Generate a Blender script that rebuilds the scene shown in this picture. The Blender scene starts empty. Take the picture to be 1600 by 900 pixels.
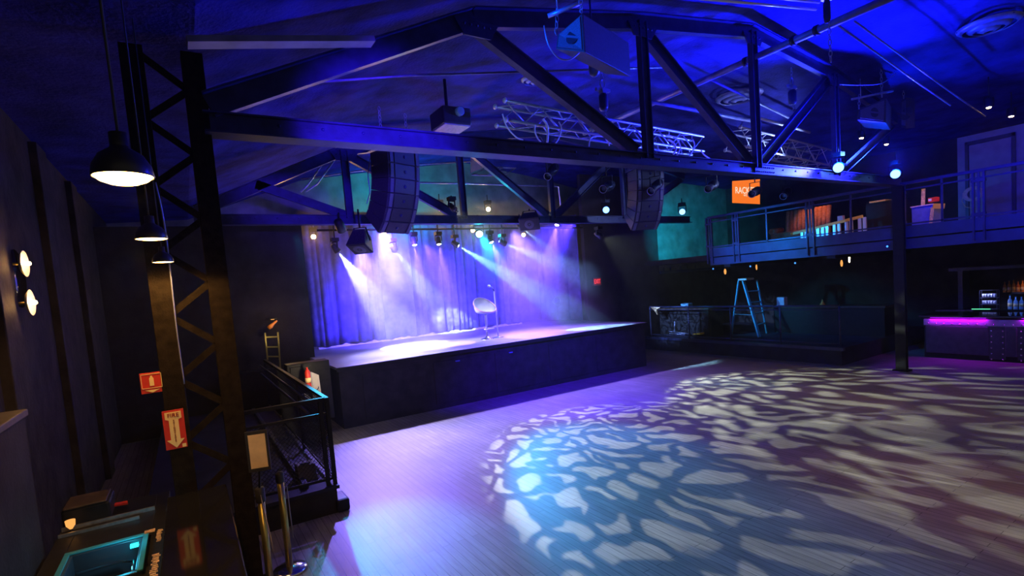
import bpy, bmesh, math, random
import numpy as np
from mathutils import Vector, Matrix, Quaternion

random.seed(7)
SC = bpy.context.scene
COL = SC.collection
PI = math.pi

# ------------------------------------------------------------------ camera
F_PX, PPU, PPV = 813.0, 800.0, 504.0          # focal length and principal point of the photograph (1600 x 900)
EYE = Vector((0, 0, 2.6))


def _ray(u, v):
    return np.array([u - PPU, -(v - PPV), -F_PX])


def _n(a):
    return a / np.linalg.norm(a)


_Y = _n(_ray(289, 484))
_Z = _n(np.cross(_ray(2100, 343), _Y))
_X = np.cross(_Y, _Z)
ROT = np.array([_X, _Y, _Z])


def P(u, v, axis, val):
    """The point of the plane axis = val (0 x, 1 y, 2 z) that the photograph shows at pixel (u, v)."""
    d = Vector(ROT @ _ray(u, v))
    t = (val - EYE[axis]) / d[axis]
    return EYE + d * t


cam_d = bpy.data.cameras.new('camera')
cam = bpy.data.objects.new('camera', cam_d)
COL.objects.link(cam)
m = Matrix(ROT.tolist()).to_4x4()
m.translation = EYE
cam.matrix_world = m
cam_d.sensor_width = 36
cam_d.lens = F_PX / 1600 * 36
cam_d.shift_y = (PPV - 450) / 1600
cam_d.clip_start = 0.05
SC.camera = cam
SC.view_settings.view_transform = 'Standard'
SC.view_settings.look = 'None'
SC.view_settings.gamma = 1
SC.view_settings.exposure = 0
SC.view_settings.use_curve_mapping = False
SC.cycles.use_denoising = True
SC.cycles.max_bounces = 5
SC.cycles.diffuse_bounces = 2
SC.cycles.glossy_bounces = 3
SC.cycles.volume_bounces = 0
SC.cycles.sample_clamp_indirect = 4
SC.cycles.use_adaptive_sampling = True
SC.cycles.adaptive_threshold = 0.02
SC.cycles.volume_step_rate = 2.0
SC.cycles.volume_max_steps = 128
SC.cycles.caustics_reflective = False
SC.cycles.caustics_refractive = False

# --------------------------------------------------------------- materials


def mat(name, color, rough=0.6, metal=0.0, emit=None, estr=0.0, noise=0.0, nscale=8.0, bump=0.0, bscale=40.0, spec=0.5):
    """A Principled material whose colour and relief are broken up by procedural noise."""
    M = bpy.data.materials.new(name)
    M.use_nodes = True
    nt = M.node_tree
    b = nt.nodes['Principled BSDF']
    b.inputs['Base Color'].default_value = (*color, 1)
    b.inputs['Roughness'].default_value = rough
    b.inputs['Metallic'].default_value = metal
    b.inputs['Specular IOR Level'].default_value = spec
    if emit:
        b.inputs['Emission Color'].default_value = (*emit, 1)
        b.inputs['Emission Strength'].default_value = estr
    tc = nt.nodes.new('ShaderNodeTexCoord')
    if noise:
        n = nt.nodes.new('ShaderNodeTexNoise')
        n.inputs['Scale'].default_value = nscale
        n.inputs['Detail'].default_value = 5
        nt.links.new(tc.outputs['Object'], n.inputs['Vector'])
        r = nt.nodes.new('ShaderNodeValToRGB')
        lo = [c * (1 - noise) for c in color]
        hi = [min(1, c * (1 + noise)) for c in color]
        r.color_ramp.elements[0].position = 0.3
        r.color_ramp.elements[1].position = 0.7
        r.color_ramp.elements[0].color = (*lo, 1)
        r.color_ramp.elements[1].color = (*hi, 1)
        nt.links.new(n.outputs['Fac'], r.inputs['Fac'])
        nt.links.new(r.outputs['Color'], b.inputs['Base Color'])
    if bump:
        n2 = nt.nodes.new('ShaderNodeTexNoise')
        n2.inputs['Scale'].default_value = bscale
        n2.inputs['Detail'].default_value = 4
        nt.links.new(tc.outputs['Object'], n2.inputs['Vector'])
        bp = nt.nodes.new('ShaderNodeBump')
        bp.inputs['Strength'].default_value = bump
        bp.inputs['Distance'].default_value = 0.02
        nt.links.new(n2.outputs['Fac'], bp.inputs['Height'])
        nt.links.new(bp.outputs['Normal'], b.inputs['Normal'])
    return M


def emitter(name, color, strength):
    M = bpy.data.materials.new(name)
    M.use_nodes = True
    nt = M.node_tree
    nt.nodes.clear()
    o = nt.nodes.new('ShaderNodeOutputMaterial')
    e = nt.nodes.new('ShaderNodeEmission')
    e.inputs['Color'].default_value = (*color, 1)
    e.inputs['Strength'].default_value = strength
    nt.links.new(e.outputs[0], o.inputs['Surface'])
    return M


def plank_mat(name, c1, c2, gap, rough, width, length, along_y=True, spec=0.5):
    M = bpy.data.materials.new(name)
    M.use_nodes = True
    nt = M.node_tree
    b = nt.nodes['Principled BSDF']
    b.inputs['Specular IOR Level'].default_value = spec
    tc = nt.nodes.new('ShaderNodeTexCoord')
    mp = nt.nodes.new('ShaderNodeMapping')
    if along_y:
        mp.inputs['Rotation'].default_value = (0, 0, PI / 2)
    nt.links.new(tc.outputs['Object'], mp.inputs['Vector'])
    br = nt.nodes.new('ShaderNodeTexBrick')
    br.offset = 0.37
    br.inputs['Color1'].default_value = (*c1, 1)
    br.inputs['Color2'].default_value = (*c2, 1)
    br.inputs['Mortar'].default_value = (*gap, 1)
    br.inputs['Scale'].default_value = 1
    br.inputs['Mortar Size'].default_value = 0.003
    br.inputs['Brick Width'].default_value = length
    br.inputs['Row Height'].default_value = width
    nt.links.new(mp.outputs[0], br.inputs['Vector'])
    # worn grain: noise stretched along the boards
    mp2 = nt.nodes.new('ShaderNodeMapping')
    mp2.inputs['Scale'].default_value = (26, 1.6, 1) if along_y else (1.6, 26, 1)
    nt.links.new(tc.outputs['Object'], mp2.inputs['Vector'])
    n = nt.nodes.new('ShaderNodeTexNoise')
    n.inputs['Scale'].default_value = 1.5
    n.inputs['Detail'].default_value = 7
    n.inputs['Roughness'].default_value = 0.65
    nt.links.new(mp2.outputs[0], n.inputs['Vector'])
    n2 = nt.nodes.new('ShaderNodeTexNoise')
    n2.inputs['Scale'].default_value = 0.9
    n2.inputs['Detail'].default_value = 6
    nt.links.new(tc.outputs['Object'], n2.inputs['Vector'])
    mr = nt.nodes.new('ShaderNodeMapRange')
    mr.inputs['From Min'].default_value = 0.3
    mr.inputs['From Max'].default_value = 0.7
    mr.inputs['To Min'].default_value = 0.62
    mr.inputs['To Max'].default_value = 1.25
    nt.links.new(n.outputs['Fac'], mr.inputs['Value'])
    mr2 = nt.nodes.new('ShaderNodeMapRange')
    mr2.inputs['From Min'].default_value = 0.3
    mr2.inputs['From Max'].default_value = 0.7
    mr2.inputs['To Min'].default_value = 0.75
    mr2.inputs['To Max'].default_value = 1.2
    nt.links.new(n2.outputs['Fac'], mr2.inputs['Value'])
    mu = nt.nodes.new('ShaderNodeMath')
    mu.operation = 'MULTIPLY'
    nt.links.new(mr.outputs[0], mu.inputs[0])
    nt.links.new(mr2.outputs[0], mu.inputs[1])
    vm = nt.nodes.new('ShaderNodeVectorMath')
    vm.operation = 'SCALE'
    nt.links.new(br.outputs['Color'], vm.inputs[0])
    nt.links.new(mu.outputs[0], vm.inputs['Scale'])
    nt.links.new(vm.outputs[0], b.inputs['Base Color'])
    mr3 = nt.nodes.new('ShaderNodeMapRange')
    mr3.inputs['To Min'].default_value = rough - 0.12
    mr3.inputs['To Max'].default_value = rough + 0.15
    nt.links.new(n.outputs['Fac'], mr3.inputs['Value'])
    nt.links.new(mr3.outputs[0], b.inputs['Roughness'])
    bp = nt.nodes.new('ShaderNodeBump')
    bp.inputs['Strength'].default_value = 0.15
    bp.inputs['Distance'].default_value = 0.004
    nt.links.new(n.outputs['Fac'], bp.inputs['Height'])
    nt.links.new(bp.outputs['Normal'], b.inputs['Normal'])
    return M


def haze_mat(name, density, color=(1, 1, 1), aniso=0.2, lumps=0.0, scale=0.6):
    M = bpy.data.materials.new(name)
    M.use_nodes = True
    nt = M.node_tree
    nt.nodes.clear()
    o = nt.nodes.new('ShaderNodeOutputMaterial')
    v = nt.nodes.new('ShaderNodeVolumeScatter')
    v.inputs['Color'].default_value = (*color, 1)
    v.inputs['Density'].default_value = density
    v.inputs['Anisotropy'].default_value = aniso
    nt.links.new(v.outputs[0], o.inputs['Volume'])
    if lumps:
        tc = nt.nodes.new('ShaderNodeTexCoord')
        n = nt.nodes.new('ShaderNodeTexNoise')
        n.inputs['Scale'].default_value = scale
        n.inputs['Detail'].default_value = 3
        nt.links.new(tc.outputs['Object'], n.inputs['Vector'])
        mr = nt.nodes.new('ShaderNodeMapRange')
        mr.inputs['From Min'].default_value = 0.35
        mr.inputs['From Max'].default_value = 0.68
        mr.inputs['To Min'].default_value = density * (1 - lumps)
        mr.inputs['To Max'].default_value = density * (1 + lumps)
        nt.links.new(n.outputs['Fac'], mr.inputs['Value'])
        nt.links.new(mr.outputs[0], v.inputs['Density'])
    return M


M = {
    'black_wall': mat('black_wall_paint', (0.030, 0.028, 0.028), 0.75, noise=0.3, nscale=3, bump=0.2, bscale=30, spec=0.08),
    'left_wall': mat('dark_plaster', (0.030, 0.024, 0.019), 0.7, noise=0.5, nscale=4, bump=0.3, bscale=18, spec=0.08),
    'back_wall': mat('painted_block', (0.16, 0.17, 0.17), 0.8, noise=0.35, nscale=2.5, bump=0.3, bscale=14),
    'ceiling': mat('sprayed_ceiling', (0.018, 0.018, 0.14), 0.9, noise=0.55, nscale=2.0, bump=0.6, bscale=22, spec=0.1),  # blue of the lamp wash is put into the ceiling colour
    'truss': mat('blue_washed_steel', (0.020, 0.022, 0.085), 0.42, metal=0.0, noise=0.35, nscale=6, bump=0.1, bscale=60, spec=0.3),  # dark steel paint with the blue wash mixed into its colour
    'truss_pale': mat('blue_washed_pipe_steel', (0.12, 0.125, 0.28), 0.35, noise=0.35, nscale=6),  # blue light on the pipes is put into their base colour
    'column': mat('dark_column_steel', (0.016, 0.012, 0.008), 0.8, noise=0.4, nscale=14, bump=0.2, bscale=80, spec=0.03),
    'alu': mat('aluminium', (0.30, 0.33, 0.46), 0.3, metal=0.5, noise=0.2, nscale=10),
    'bright_alu': mat('polished_aluminium', (0.8, 0.8, 0.84), 0.25, metal=0.35),
    'black_metal': mat('black_metal', (0.012, 0.012, 0.014), 0.5, noise=0.3, nscale=12, spec=0.2),
    'black_plastic': mat('black_plastic', (0.025, 0.025, 0.028), 0.5, noise=0.2, nscale=30),
    'speaker': mat('speaker_paint', (0.035, 0.033, 0.042), 0.6, noise=0.25, nscale=40, bump=0.2, bscale=150),
    'grille': mat('speaker_grille', (0.10, 0.10, 0.13), 0.5, noise=0.4, nscale=120, bump=0.3, bscale=200),
    'curtain': mat('velour_curtain', (0.11, 0.10, 0.30), 0.95, noise=0.35, nscale=5, bump=0.25, bscale=60, spec=0.1),
    'white_cloth': mat('white_cloth', (0.75, 0.75, 0.76), 0.85, noise=0.15, nscale=8, bump=0.4, bscale=25),
    'stage_face': mat('stage_fascia_paint', (0.022, 0.020, 0.026), 0.6, noise=0.35, nscale=4, bump=0.15, bscale=30, spec=0.12),
    'stage_top': plank_mat('stage_boards', (0.30, 0.30, 0.33), (0.26, 0.26, 0.29), (0.06, 0.06, 0.07), 0.45, 0.6, 2.4, False),
    'floor': plank_mat('dance_floor_boards', (0.28, 0.255, 0.23), (0.225, 0.205, 0.185), (0.06, 0.05, 0.045), 0.5, 0.085, 1.6, True),
    'platform': mat('platform_paint', (0.025, 0.025, 0.045), 0.6, noise=0.3, nscale=3, spec=0.15),
    'balcony': mat('balcony_steel', (0.025, 0.045, 0.11), 0.5, noise=0.3, nscale=3, bump=0.1, bscale=40),  # fascia colour carries some of the blue wash that falls on it
    'rail': mat('rail_steel', (0.03, 0.035, 0.09), 0.4, noise=0.2, nscale=10),
    'cable_white': mat('white_cable', (0.75, 0.76, 0.8), 0.5),
    'cable_black': mat('black_cable', (0.03, 0.03, 0.03), 0.6),
    'brass': mat('brass', (0.62, 0.50, 0.14), 0.28, metal=0.9, noise=0.1, nscale=20),
    'chrome': mat('chrome', (0.78, 0.78, 0.8), 0.15, metal=1.0),
    'belt': mat('black_belt', (0.25, 0.24, 0.27), 0.5),
    'red': mat('red_sign_plastic', (0.62, 0.03, 0.015), 0.5, noise=0.1, nscale=15),
    'cream': mat('cream_lettering', (0.95, 0.72, 0.30), 0.6),
    'dark_red': mat('dark_red_ink', (0.30, 0.015, 0.01), 0.6),
    'beige': mat('beige_card', (0.9, 0.66, 0.36), 0.75, noise=0.12, nscale=10),
    'beige_ink': mat('faint_ink', (0.60, 0.43, 0.24), 0.8),
    'bar_top': mat('glossy_black_bar', (0.012, 0.012, 0.012), 0.08, noise=0.2, nscale=5, spec=0.6),
    'steel_sink': mat('brushed_steel', (0.45, 0.46, 0.47), 0.35, metal=0.8, noise=0.2, nscale=30),
    'wood_dark': mat('dark_wood', (0.05, 0.03, 0.02), 0.5, noise=0.5, nscale=9),
    'tan': mat('tan_label', (0.65, 0.46, 0.22), 0.8, noise=0.5, nscale=60),
    'orange_fab': mat('rust_velvet', (0.42, 0.15, 0.06), 0.85, noise=0.3, nscale=20),
    'orange': mat('orange_plastic', (0.85, 0.30, 0.05), 0.5),
    'yellow': mat('yellow_fibreglass', (0.85, 0.52, 0.05), 0.5),
    'blue_box': mat('blue_plastic', (0.10, 0.12, 0.45), 0.55, noise=0.15, nscale=12),
    'white_paint': mat('cream_paint', (0.85, 0.78, 0.62), 0.5, noise=0.08, nscale=8),
    'door': mat('pale_door_paint', (0.30, 0.30, 0.34), 0.6, noise=0.15, nscale=4),
    'rope': mat('pale_hose', (0.75, 0.62, 0.45), 0.7, noise=0.3, nscale=60),
    'shell': mat('white_shell_plastic', (0.80, 0.80, 0.80), 0.3),
    'shell_edge': mat('pink_shell_edge', (0.80, 0.50, 0.55), 0.35),
    'pink_panel': mat('pinkish_panel', (0.55, 0.40, 0.55), 0.5, noise=0.2, nscale=20),
    'blue_ladder': mat('blue_fibreglass', (0.08, 0.30, 0.42), 0.5),
    'bar_front': mat('padded_bar_front', (0.05, 0.045, 0.06), 0.5, noise=0.25, nscale=8),
    'bar_frieze': mat('pale_padded_vinyl', (0.34, 0.30, 0.36), 0.45, noise=0.15, nscale=8),
    'dark_liner': mat('dark_liner', (0.03, 0.05, 0.07), 0.3),
    'stud': mat('nail_head', (0.8, 0.75, 0.8), 0.2, metal=0.9),
    'glass_clear': mat('bottle_glass', (0.20, 0.30, 0.45), 0.12, spec=0.8),
    'glass_amber': mat('amber_bottle_glass', (0.45, 0.16, 0.04), 0.15, spec=0.8),
    'pendant': mat('pendant_enamel', (0.02, 0.018, 0.016), 0.4),
    'sconce': mat('sconce_reflector', (0.85, 0.75, 0.55), 0.35, metal=0.3),
    'teal_lit_rim': mat('teal_lit_rim', (0.03, 0.28, 0.31), 0.4),  # teal light on the ice well rim is put into its colour
    # things that give off light
    'e_pendant': emitter('pendant_diffuser_glow', (1.0, 0.50, 0.10), 46),
    'e_sconce': emitter('sconce_bulb_glow', (1.0, 0.55, 0.16), 60),
    'e_white': emitter('white_beam_lens', (0.85, 0.9, 1.0), 60),
    'e_lilac': emitter('lilac_beam_lens', (0.75, 0.65, 1.0), 40),
    'e_cyan': emitter('cyan_beam_lens', (0.35, 1.0, 1.0), 60),
    'e_warm': emitter('warm_lamp_lens', (1.0, 0.62, 0.22), 60),
    'e_blue': emitter('blue_led_lens', (0.12, 0.32, 1.0), 6),
    'e_exit': emitter('exit_letter_glow', (1.0, 0.03, 0.03), 1.3),
    'e_banner': emitter('orange_screen_glow', (1.0, 0.20, 0.015), 0.95),
    'e_banner_text': emitter('white_screen_glow', (1.0, 0.75, 0.55), 1.0),
    'e_purple': emitter('purple_led_strip', (0.40, 0.01, 0.80), 3),
    'e_teal': emitter('teal_led_strip', (0.02, 0.75, 0.85), 4),
    'e_tiny_blue': emitter('blue_pilot_lamp', (0.05, 0.25, 1.0), 2.5),
    'e_tiny_amber': emitter('amber_lamp', (1.0, 0.42, 0.10), 1.1),
    'e_green': emitter('green_strip_lamp', (0.15, 0.9, 0.5), 1.2),
    'e_cool': emitter('cool_glass_light', (0.55, 0.6, 1.0), 1.6),
}

# ------------------------------------------------------------------ meshes


class MB:
    """Collects shapes into one mesh."""

    def __init__(self):
        self.bm = bmesh.new()

    def _face(self, vs):
        try:
            return self.bm.faces.new(vs)
        except ValueError:
            return None

    def hull8(self, p):
        """Box-like solid of eight corners: bottom ring 0-3, top ring 4-7."""
        v = [self.bm.verts.new(q) for q in p]
        for f in ((3, 2, 1, 0), (4, 5, 6, 7), (0, 1, 5, 4), (1, 2, 6, 5), (2, 3, 7, 6), (3, 0, 4, 7)):
            self._face([v[i] for i in f])
        return self

    def box(self, c, s, rot=None):
        c = Vector(c)
        x, y, z = (a / 2 for a in s)
        pts = [Vector(q) for q in ((-x, -y, -z), (x, -y, -z), (x, y, -z), (-x, y, -z), (-x, -y, z), (x, -y, z), (x, y, z), (-x, y, z))]
        if rot is not None:
            pts = [rot @ q for q in pts]
        return self.hull8([c + q for q in pts])

    def span(self, a, b):
        a, b = Vector(a), Vector(b)
        return self.box((a + b) / 2, [abs(b[i] - a[i]) for i in range(3)])

    def bar(self, p, q, w, h, up=(0, 0, 1), off=(0, 0)):
        """Rectangular bar from p to q: h along up, w across; off shifts it (across, up)."""
        p, q = Vector(p), Vector(q)
        d = (q - p).normalized()
        s = d.cross(Vector(up))
        if s.length < 1e-5:
            s = d.cross(Vector((0, 1, 0)))
        s.normalize()
        u = s.cross(d).normalized()
        o = s * off[0] + u * off[1]
        p, q = p + o, q + o
        r = [-s * w / 2 - u * h / 2, s * w / 2 - u * h / 2, s * w / 2 + u * h / 2, -s * w / 2 + u * h / 2]
        v = [self.bm.verts.new(p + a) for a in r] + [self.bm.verts.new(q + a) for a in r]
        for f in ((3, 2, 1, 0), (4, 5, 6, 7), (0, 1, 5, 4), (1, 2, 6, 5), (2, 3, 7, 6), (3, 0, 4, 7)):
            self._face([v[i] for i in f])
        return self

    def path(self, pts, r, n=8, closed=False):
        pts = [Vector(p) for p in pts]
        k = len(pts)
        rings = []
        ref = None
        for i, p in enumerate(pts):
            if closed:
                d = (pts[(i + 1) % k] - pts[i - 1]).normalized()
            else:
                d = (pts[min(i + 1, k - 1)] - pts[max(i - 1, 0)]).normalized()
            if ref is None:
                ref = d.orthogonal().normalized()
            else:
                ref = (ref - d * ref.dot(d))
                ref = ref.normalized() if ref.length > 1e-6 else d.orthogonal().normalized()
            b = d.cross(ref)
            rr = r[i] if isinstance(r, (list, tuple)) else r
            rings.append([self.bm.verts.new(p + (ref * math.cos(2 * PI * j / n) + b * math.sin(2 * PI * j / n)) * rr) for j in range(n)])
        m_ = k if closed else k - 1
        for i in range(m_):
            a, c = rings[i], rings[(i + 1) % k]
            for j in range(n):
                f = self._face((a[j], a[(j + 1) % n], c[(j + 1) % n], c[j]))
                if f:
                    f.smooth = True
        if not closed:
            self._face(rings[0][::-1])
            self._face(rings[-1])
        return self

    def tube(self, p, q, r, n=12):
        return self.path([p, q], r, n)

    def lathe(self, prof, origin=(0, 0, 0), axis=(0, 0, 1), n=28):
        """Surface of revolution: prof is a list of (radius, distance along axis)."""
        o, a = Vector(origin), Vector(axis).normalized()
        x = a.orthogonal().normalized()
        y = a.cross(x)
        rings = []
        for r, h in prof:
            if r < 1e-6:
                rings.append([self.bm.verts.new(o + a * h)])
            else:
                rings.append([self.bm.verts.new(o + a * h + (x * math.cos(2 * PI * j / n) + y * math.sin(2 * PI * j / n)) * r) for j in range(n)])
        for A, B in zip(rings, rings[1:]):
            for j in range(n):
                k = (j + 1) % n
                if len(A) == 1 and len(B) == 1:
                    continue
                if len(A) == 1:
                    f = self._face((A[0], B[k], B[j]))
                elif len(B) == 1:
                    f = self._face((A[j], A[k], B[0]))
                else:
                    f = self._face((A[j], A[k], B[k], B[j]))
                if f:
                    f.smooth = True
        return self

    def prism(self, poly, vec):
        poly, vec = [Vector(p) for p in poly], Vector(vec)
        a = [self.bm.verts.new(p) for p in poly]
        b = [self.bm.verts.new(p + vec) for p in poly]
        self._face(a[::-1])
        self._face(b)
        k = len(poly)
        for i in range(k):
            self._face((a[i], a[(i + 1) % k], b[(i + 1) % k], b[i]))
        return self

    def grid(self, fn, nu, nv, thick=None):
        vs = [[self.bm.verts.new(fn(i / nu, j / nv)) for j in range(nv + 1)] for i in range(nu + 1)]
        for i in range(nu):
            for j in range(nv):
                f = self._face((vs[i][j], vs[i + 1][j], vs[i + 1][j + 1], vs[i][j + 1]))
                if f:
                    f.smooth = True
        return self

    def text(self, s, origin, right, up, size, depth=0.002, align='CENTER', spacing=1.0, squeeze=1.0):
        cu = bpy.data.curves.new('lettering', 'FONT')
        cu.body = s
        cu.size = size
        cu.align_x = align
        cu.align_y = 'CENTER'
        cu.space_character = spacing
        cu.extrude = depth
        cu.offset = size * 0.012
        o = bpy.data.objects.new('lettering', cu)
        COL.objects.link(o)
        dg = bpy.context.evaluated_depsgraph_get()
        me = bpy.data.meshes.new_from_object(o.evaluated_get(dg))
        r, u = Vector(right).normalized(), Vector(up).normalized()
        nrm = r.cross(u)
        mt = Matrix((r * squeeze, u, nrm)).transposed().to_4x4()
        mt.translation = Vector(origin)
        me.transform(mt)
        self.bm.from_mesh(me)
        bpy.data.objects.remove(o)
        bpy.data.curves.remove(cu)
        bpy.data.meshes.remove(me)
        return self

    def build(self, name, material, parent=None, bevel=0.0, world=True, fix=True, solid=0.0):
        """Link the mesh as one object; world coordinates are brought into the parent's own."""
        if fix:
            bmesh.ops.recalc_face_normals(self.bm, faces=self.bm.faces)
        if parent is not None and world:
            self.bm.transform(rootmat(parent).inverted())
        me = bpy.data.meshes.new(name)
        self.bm.to_mesh(me)
        self.bm.free()
        me.materials.append(M[material] if isinstance(material, str) else material)
        o = bpy.data.objects.new(name, me)
        COL.objects.link(o)
        if parent is not None:
            o.parent = parent
        if solid:
            sm = o.modifiers.new('thickness', 'SOLIDIFY')
            sm.thickness = solid
        if bevel:
            bv = o.modifiers.new('bevel', 'BEVEL')
            bv.width = bevel
            bv.segments = 2
            bv.limit_method = 'ANGLE'
        return o


def rootmat(o):
    r = o
    while r.parent is not None:
        r = r.parent
    return Matrix.LocRotScale(r.location, r.rotation_euler, None)


def tag(o, label=None, cat=None, group=None, kind=None):
    if label:
        o['label'] = label
    if cat:
        o['category'] = cat
    if group:
        o['group'] = group
    if kind:
        o['kind'] = kind
    return o


def thing(name, label, cat, loc=(0, 0, 0), rotz=0.0, group=None, kind=None):
    o = bpy.data.objects.new(name, None)
    o.empty_display_size = 0.1
    o.location = loc
    o.rotation_euler = (0, 0, rotz)
    COL.objects.link(o)
    return tag(o, label, cat, group, kind)


def dup(root, loc, rotz=None, label=None, group=None):
    r = root.copy()
    COL.objects.link(r)
    r.location = loc
    if rotz is not None:
        r.rotation_euler = (0, 0, rotz)
    if label:
        r['label'] = label
    if group:
        r['group'] = group
    for ch in list(root.children):
        c = ch.copy()
        COL.objects.link(c)
        c.parent = r
        for g in list(ch.children):
            d = g.copy()
            COL.objects.link(d)
            d.parent = c
    return r


def struct(name, mb, material, parent=None, label=None, cat=None, bevel=0.0):
    o = mb.build(name, material, parent, bevel)
    if parent is None:
        tag(o, label, cat, kind='structure')
    return o


def aim(frm, to):
    d = (Vector(to) - Vector(frm)).normalized()
    return d


def spot(name, loc, target, energy, color, angle, blend=0.4, size=0.04, parent=None):
    l = bpy.data.lights.new(name, 'SPOT')
    l.energy = energy
    l.color = color
    l.spot_size = math.radians(angle)
    l.spot_blend = blend
    l.shadow_soft_size = size
    o = bpy.data.objects.new(name, l)
    o.location = loc
    o.rotation_euler = aim(loc, target).to_track_quat('-Z', 'Y').to_euler()
    COL.objects.link(o)
    if parent is not None:
        o.parent = parent
        o.matrix_parent_inverse = rootmat(parent).inverted()
    return o


def point(name, loc, energy, color, size=0.05, parent=None):
    l = bpy.data.lights.new(name, 'POINT')
    l.energy = energy
    l.color = color
    l.shadow_soft_size = size
    o = bpy.data.objects.new(name, l)
    o.location = loc
    COL.objects.link(o)
    if parent is not None:
        o.parent = parent
        o.matrix_parent_inverse = rootmat(parent).inverted()
    return o

# =================================================================== setting
TY, FY = 5.2, 10.85                 # planes of the near and far roof truss
ST = 1.24                           # stage height
def roof_z(x):
    for (x0, z0), (x1, z1) in zip(roof, roof[1:]):
        if x0 <= x <= x1:
            return z0 + (z1 - z0) * (x - x0) / (x1 - x0)
    return 5.6


roof = [(-1.6, 4.75), (0.3, 4.85), (3.05, 5.92), (5.67, 6.36), (8.22, 6.72), (10.77, 6.40), (13.4, 5.95), (18.6, 5.65)]

struct('floor', MB().span((-1.6, -0.4, -0.12), (18.6, 15.7, 0)), 'floor')
b = MB()
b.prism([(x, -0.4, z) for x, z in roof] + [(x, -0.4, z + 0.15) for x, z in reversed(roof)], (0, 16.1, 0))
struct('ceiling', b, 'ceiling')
struct('wall_left', MB().span((-1.55, -0.4, 0), (-1.35, 15.7, 4.9)), 'left_wall')
struct('wall_back', MB().span((-1.55, 15.5, 0), (18.6, 15.7, 7.0)), 'back_wall')
struct('wall_right', MB().span((18.4, -0.4, 0), (18.6, 15.7, 5.8)), 'black_wall')
struct('wall_stage_left', MB().span((-1.35, 13.0, 0), (2.5, 13.15, 4.35)), 'black_wall')
b = MB().span((10.98, 12.9, 0), (14.35, 13.05, 5.9)).span((14.35, 12.95, 0), (18.4, 13.05, 2.62))
struct('wall_stage_right', b, 'black_wall')
struct('wall_gallery_end', MB().span((14.35, 12.95, 2.62), (18.4, 13.05, 5.8)), 'back_wall')
b = MB().span((14.35, 12.85, 2.55), (18.4, 12.95, 2.66))
for x in (14.6, 14.95, 15.5, 15.8, 16.3):
    b.span((x, 12.9, 2.66), (x + 0.02, 12.94, 2.78))
struct('trim_1', b, 'balcony')
# pilasters and a ledge on the left wall
b = MB()
for y in (5.9, 8.2, 10.4):
    b.span((-1.36, y, 0), (-1.27, y + 0.5, 4.7))
struct('trim_2', b, 'left_wall', bevel=0.01)

# stage: a deck, its fascia with hatch panels and a lip
s = thing('stage', 'long black stage platform with scuffed pale deck', 'stage', (6.67, 10.4, 0), kind='structure')
struct('deck', MB().span((2.38, 10.4, 1.19), (10.95, 15.45, ST)), 'stage_top', s)
struct('fascia', MB().span((2.42, 10.46, 0), (10.9, 15.4, 1.185)), 'stage_face', s)
struct('edge_trim', MB().span((2.37, 10.37, 1.16), (10.96, 10.40, 1.235)), 'black_metal', s)
for x in (3.55, 5.1, 6.65, 8.2, 9.75):
    h = struct('hatch_panel', MB().span((x - 0.68, 10.445, 0.12), (x + 0.68, 10.46, 1.04)), 'stage_face', s, bevel=0.004)
b = MB().span((4.95, 10.42, 0.985), (5.05, 10.446, 1.01))
struct('blue_light_mark', b, 'blue_box', s)  # blue piece standing for a small blue light on the stage front
b = MB().span((6.35, 10.42, 0.985), (6.45, 10.446, 1.01))
struct('blue_light_mark', b, 'blue_box', s)

# raised seating platform and the gallery on the right
struct('floor_platform', MB().span((13.4, 6.45, 0.0), (18.4, 12.9, 0.42)), 'platform')
b = MB().span((13.36, 6.4, 0.36), (13.46, 12.9, 0.44))
struct('trim_3', b, 'rail')
g = thing('gallery_floor', 'steel balcony floor with deep blue fascia', 'balcony', (13.5, 0, 2.7), kind='structure')
struct('slab', MB().span((13.62, 0.6, 2.86), (18.4, 12.9, 3.02)), 'black_wall', g)
struct('upper_fascia', MB().span((13.5, 0.6, 2.95), (13.56, 10.15, 3.20)), 'balcony', g)
struct('lower_fascia', MB().span((13.52, 0.6, 2.70), (13.62, 10.15, 2.92)), 'balcony', g)
struct('end_fascia', MB().span((13.56, 10.09, 2.70), (14.4, 10.15, 3.18)), 'balcony', g)
struct('soffit_beam', MB().span((13.55, 9.5, 2.62), (17.8, 9.7, 2.86)).span((13.55, 6.6, 2.62), (17.8, 6.8, 2.86)), 'black_metal', g)
# gallery back wall panels (pale) with a door
struct('wall_gallery_back', MB().span((18.25, 0.6, 3.02), (18.4, 5.66, 5.62)), 'door')
d = thing('door_1', 'plain blue-lit door in the gallery wall', 'door', (18.24, 5.0, 3.02), kind='structure')
struct('leaf', MB().span((18.2, 4.55, 3.02), (18.25, 5.4, 5.35)), 'door', d, bevel=0.01)
struct('frame', MB().span((18.18, 4.47, 3.02), (18.26, 4.54, 5.45)).span((18.18, 5.41, 3.02), (18.26, 5.48, 5.45)).span((18.18, 4.47, 5.36), (18.26, 5.48, 5.45)), 'rail', d)
struct('handle', MB().box((18.17, 5.3, 4.05), (0.05, 0.04, 0.14)), 'chrome', d)

# ==================================================================== trusses


def channel(b, p, q, w=0.14, d=0.09, t=0.014, up=(0, 1, 0)):
    """Steel channel from p to q lying in the truss plane: a web facing the hall and two lips."""
    b.bar(p, q, w, t, up)
    b.bar(p, q, t, d, up, off=(w / 2, 0))
    b.bar(p, q, t, d, up, off=(-w / 2, 0))


TOP = {0.35: 4.32, 3.05: 5.57, 5.67: 6.04, 8.22: 6.38, 10.77: 6.07, 13.4: 5.5}
LOW = 4.17


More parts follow.
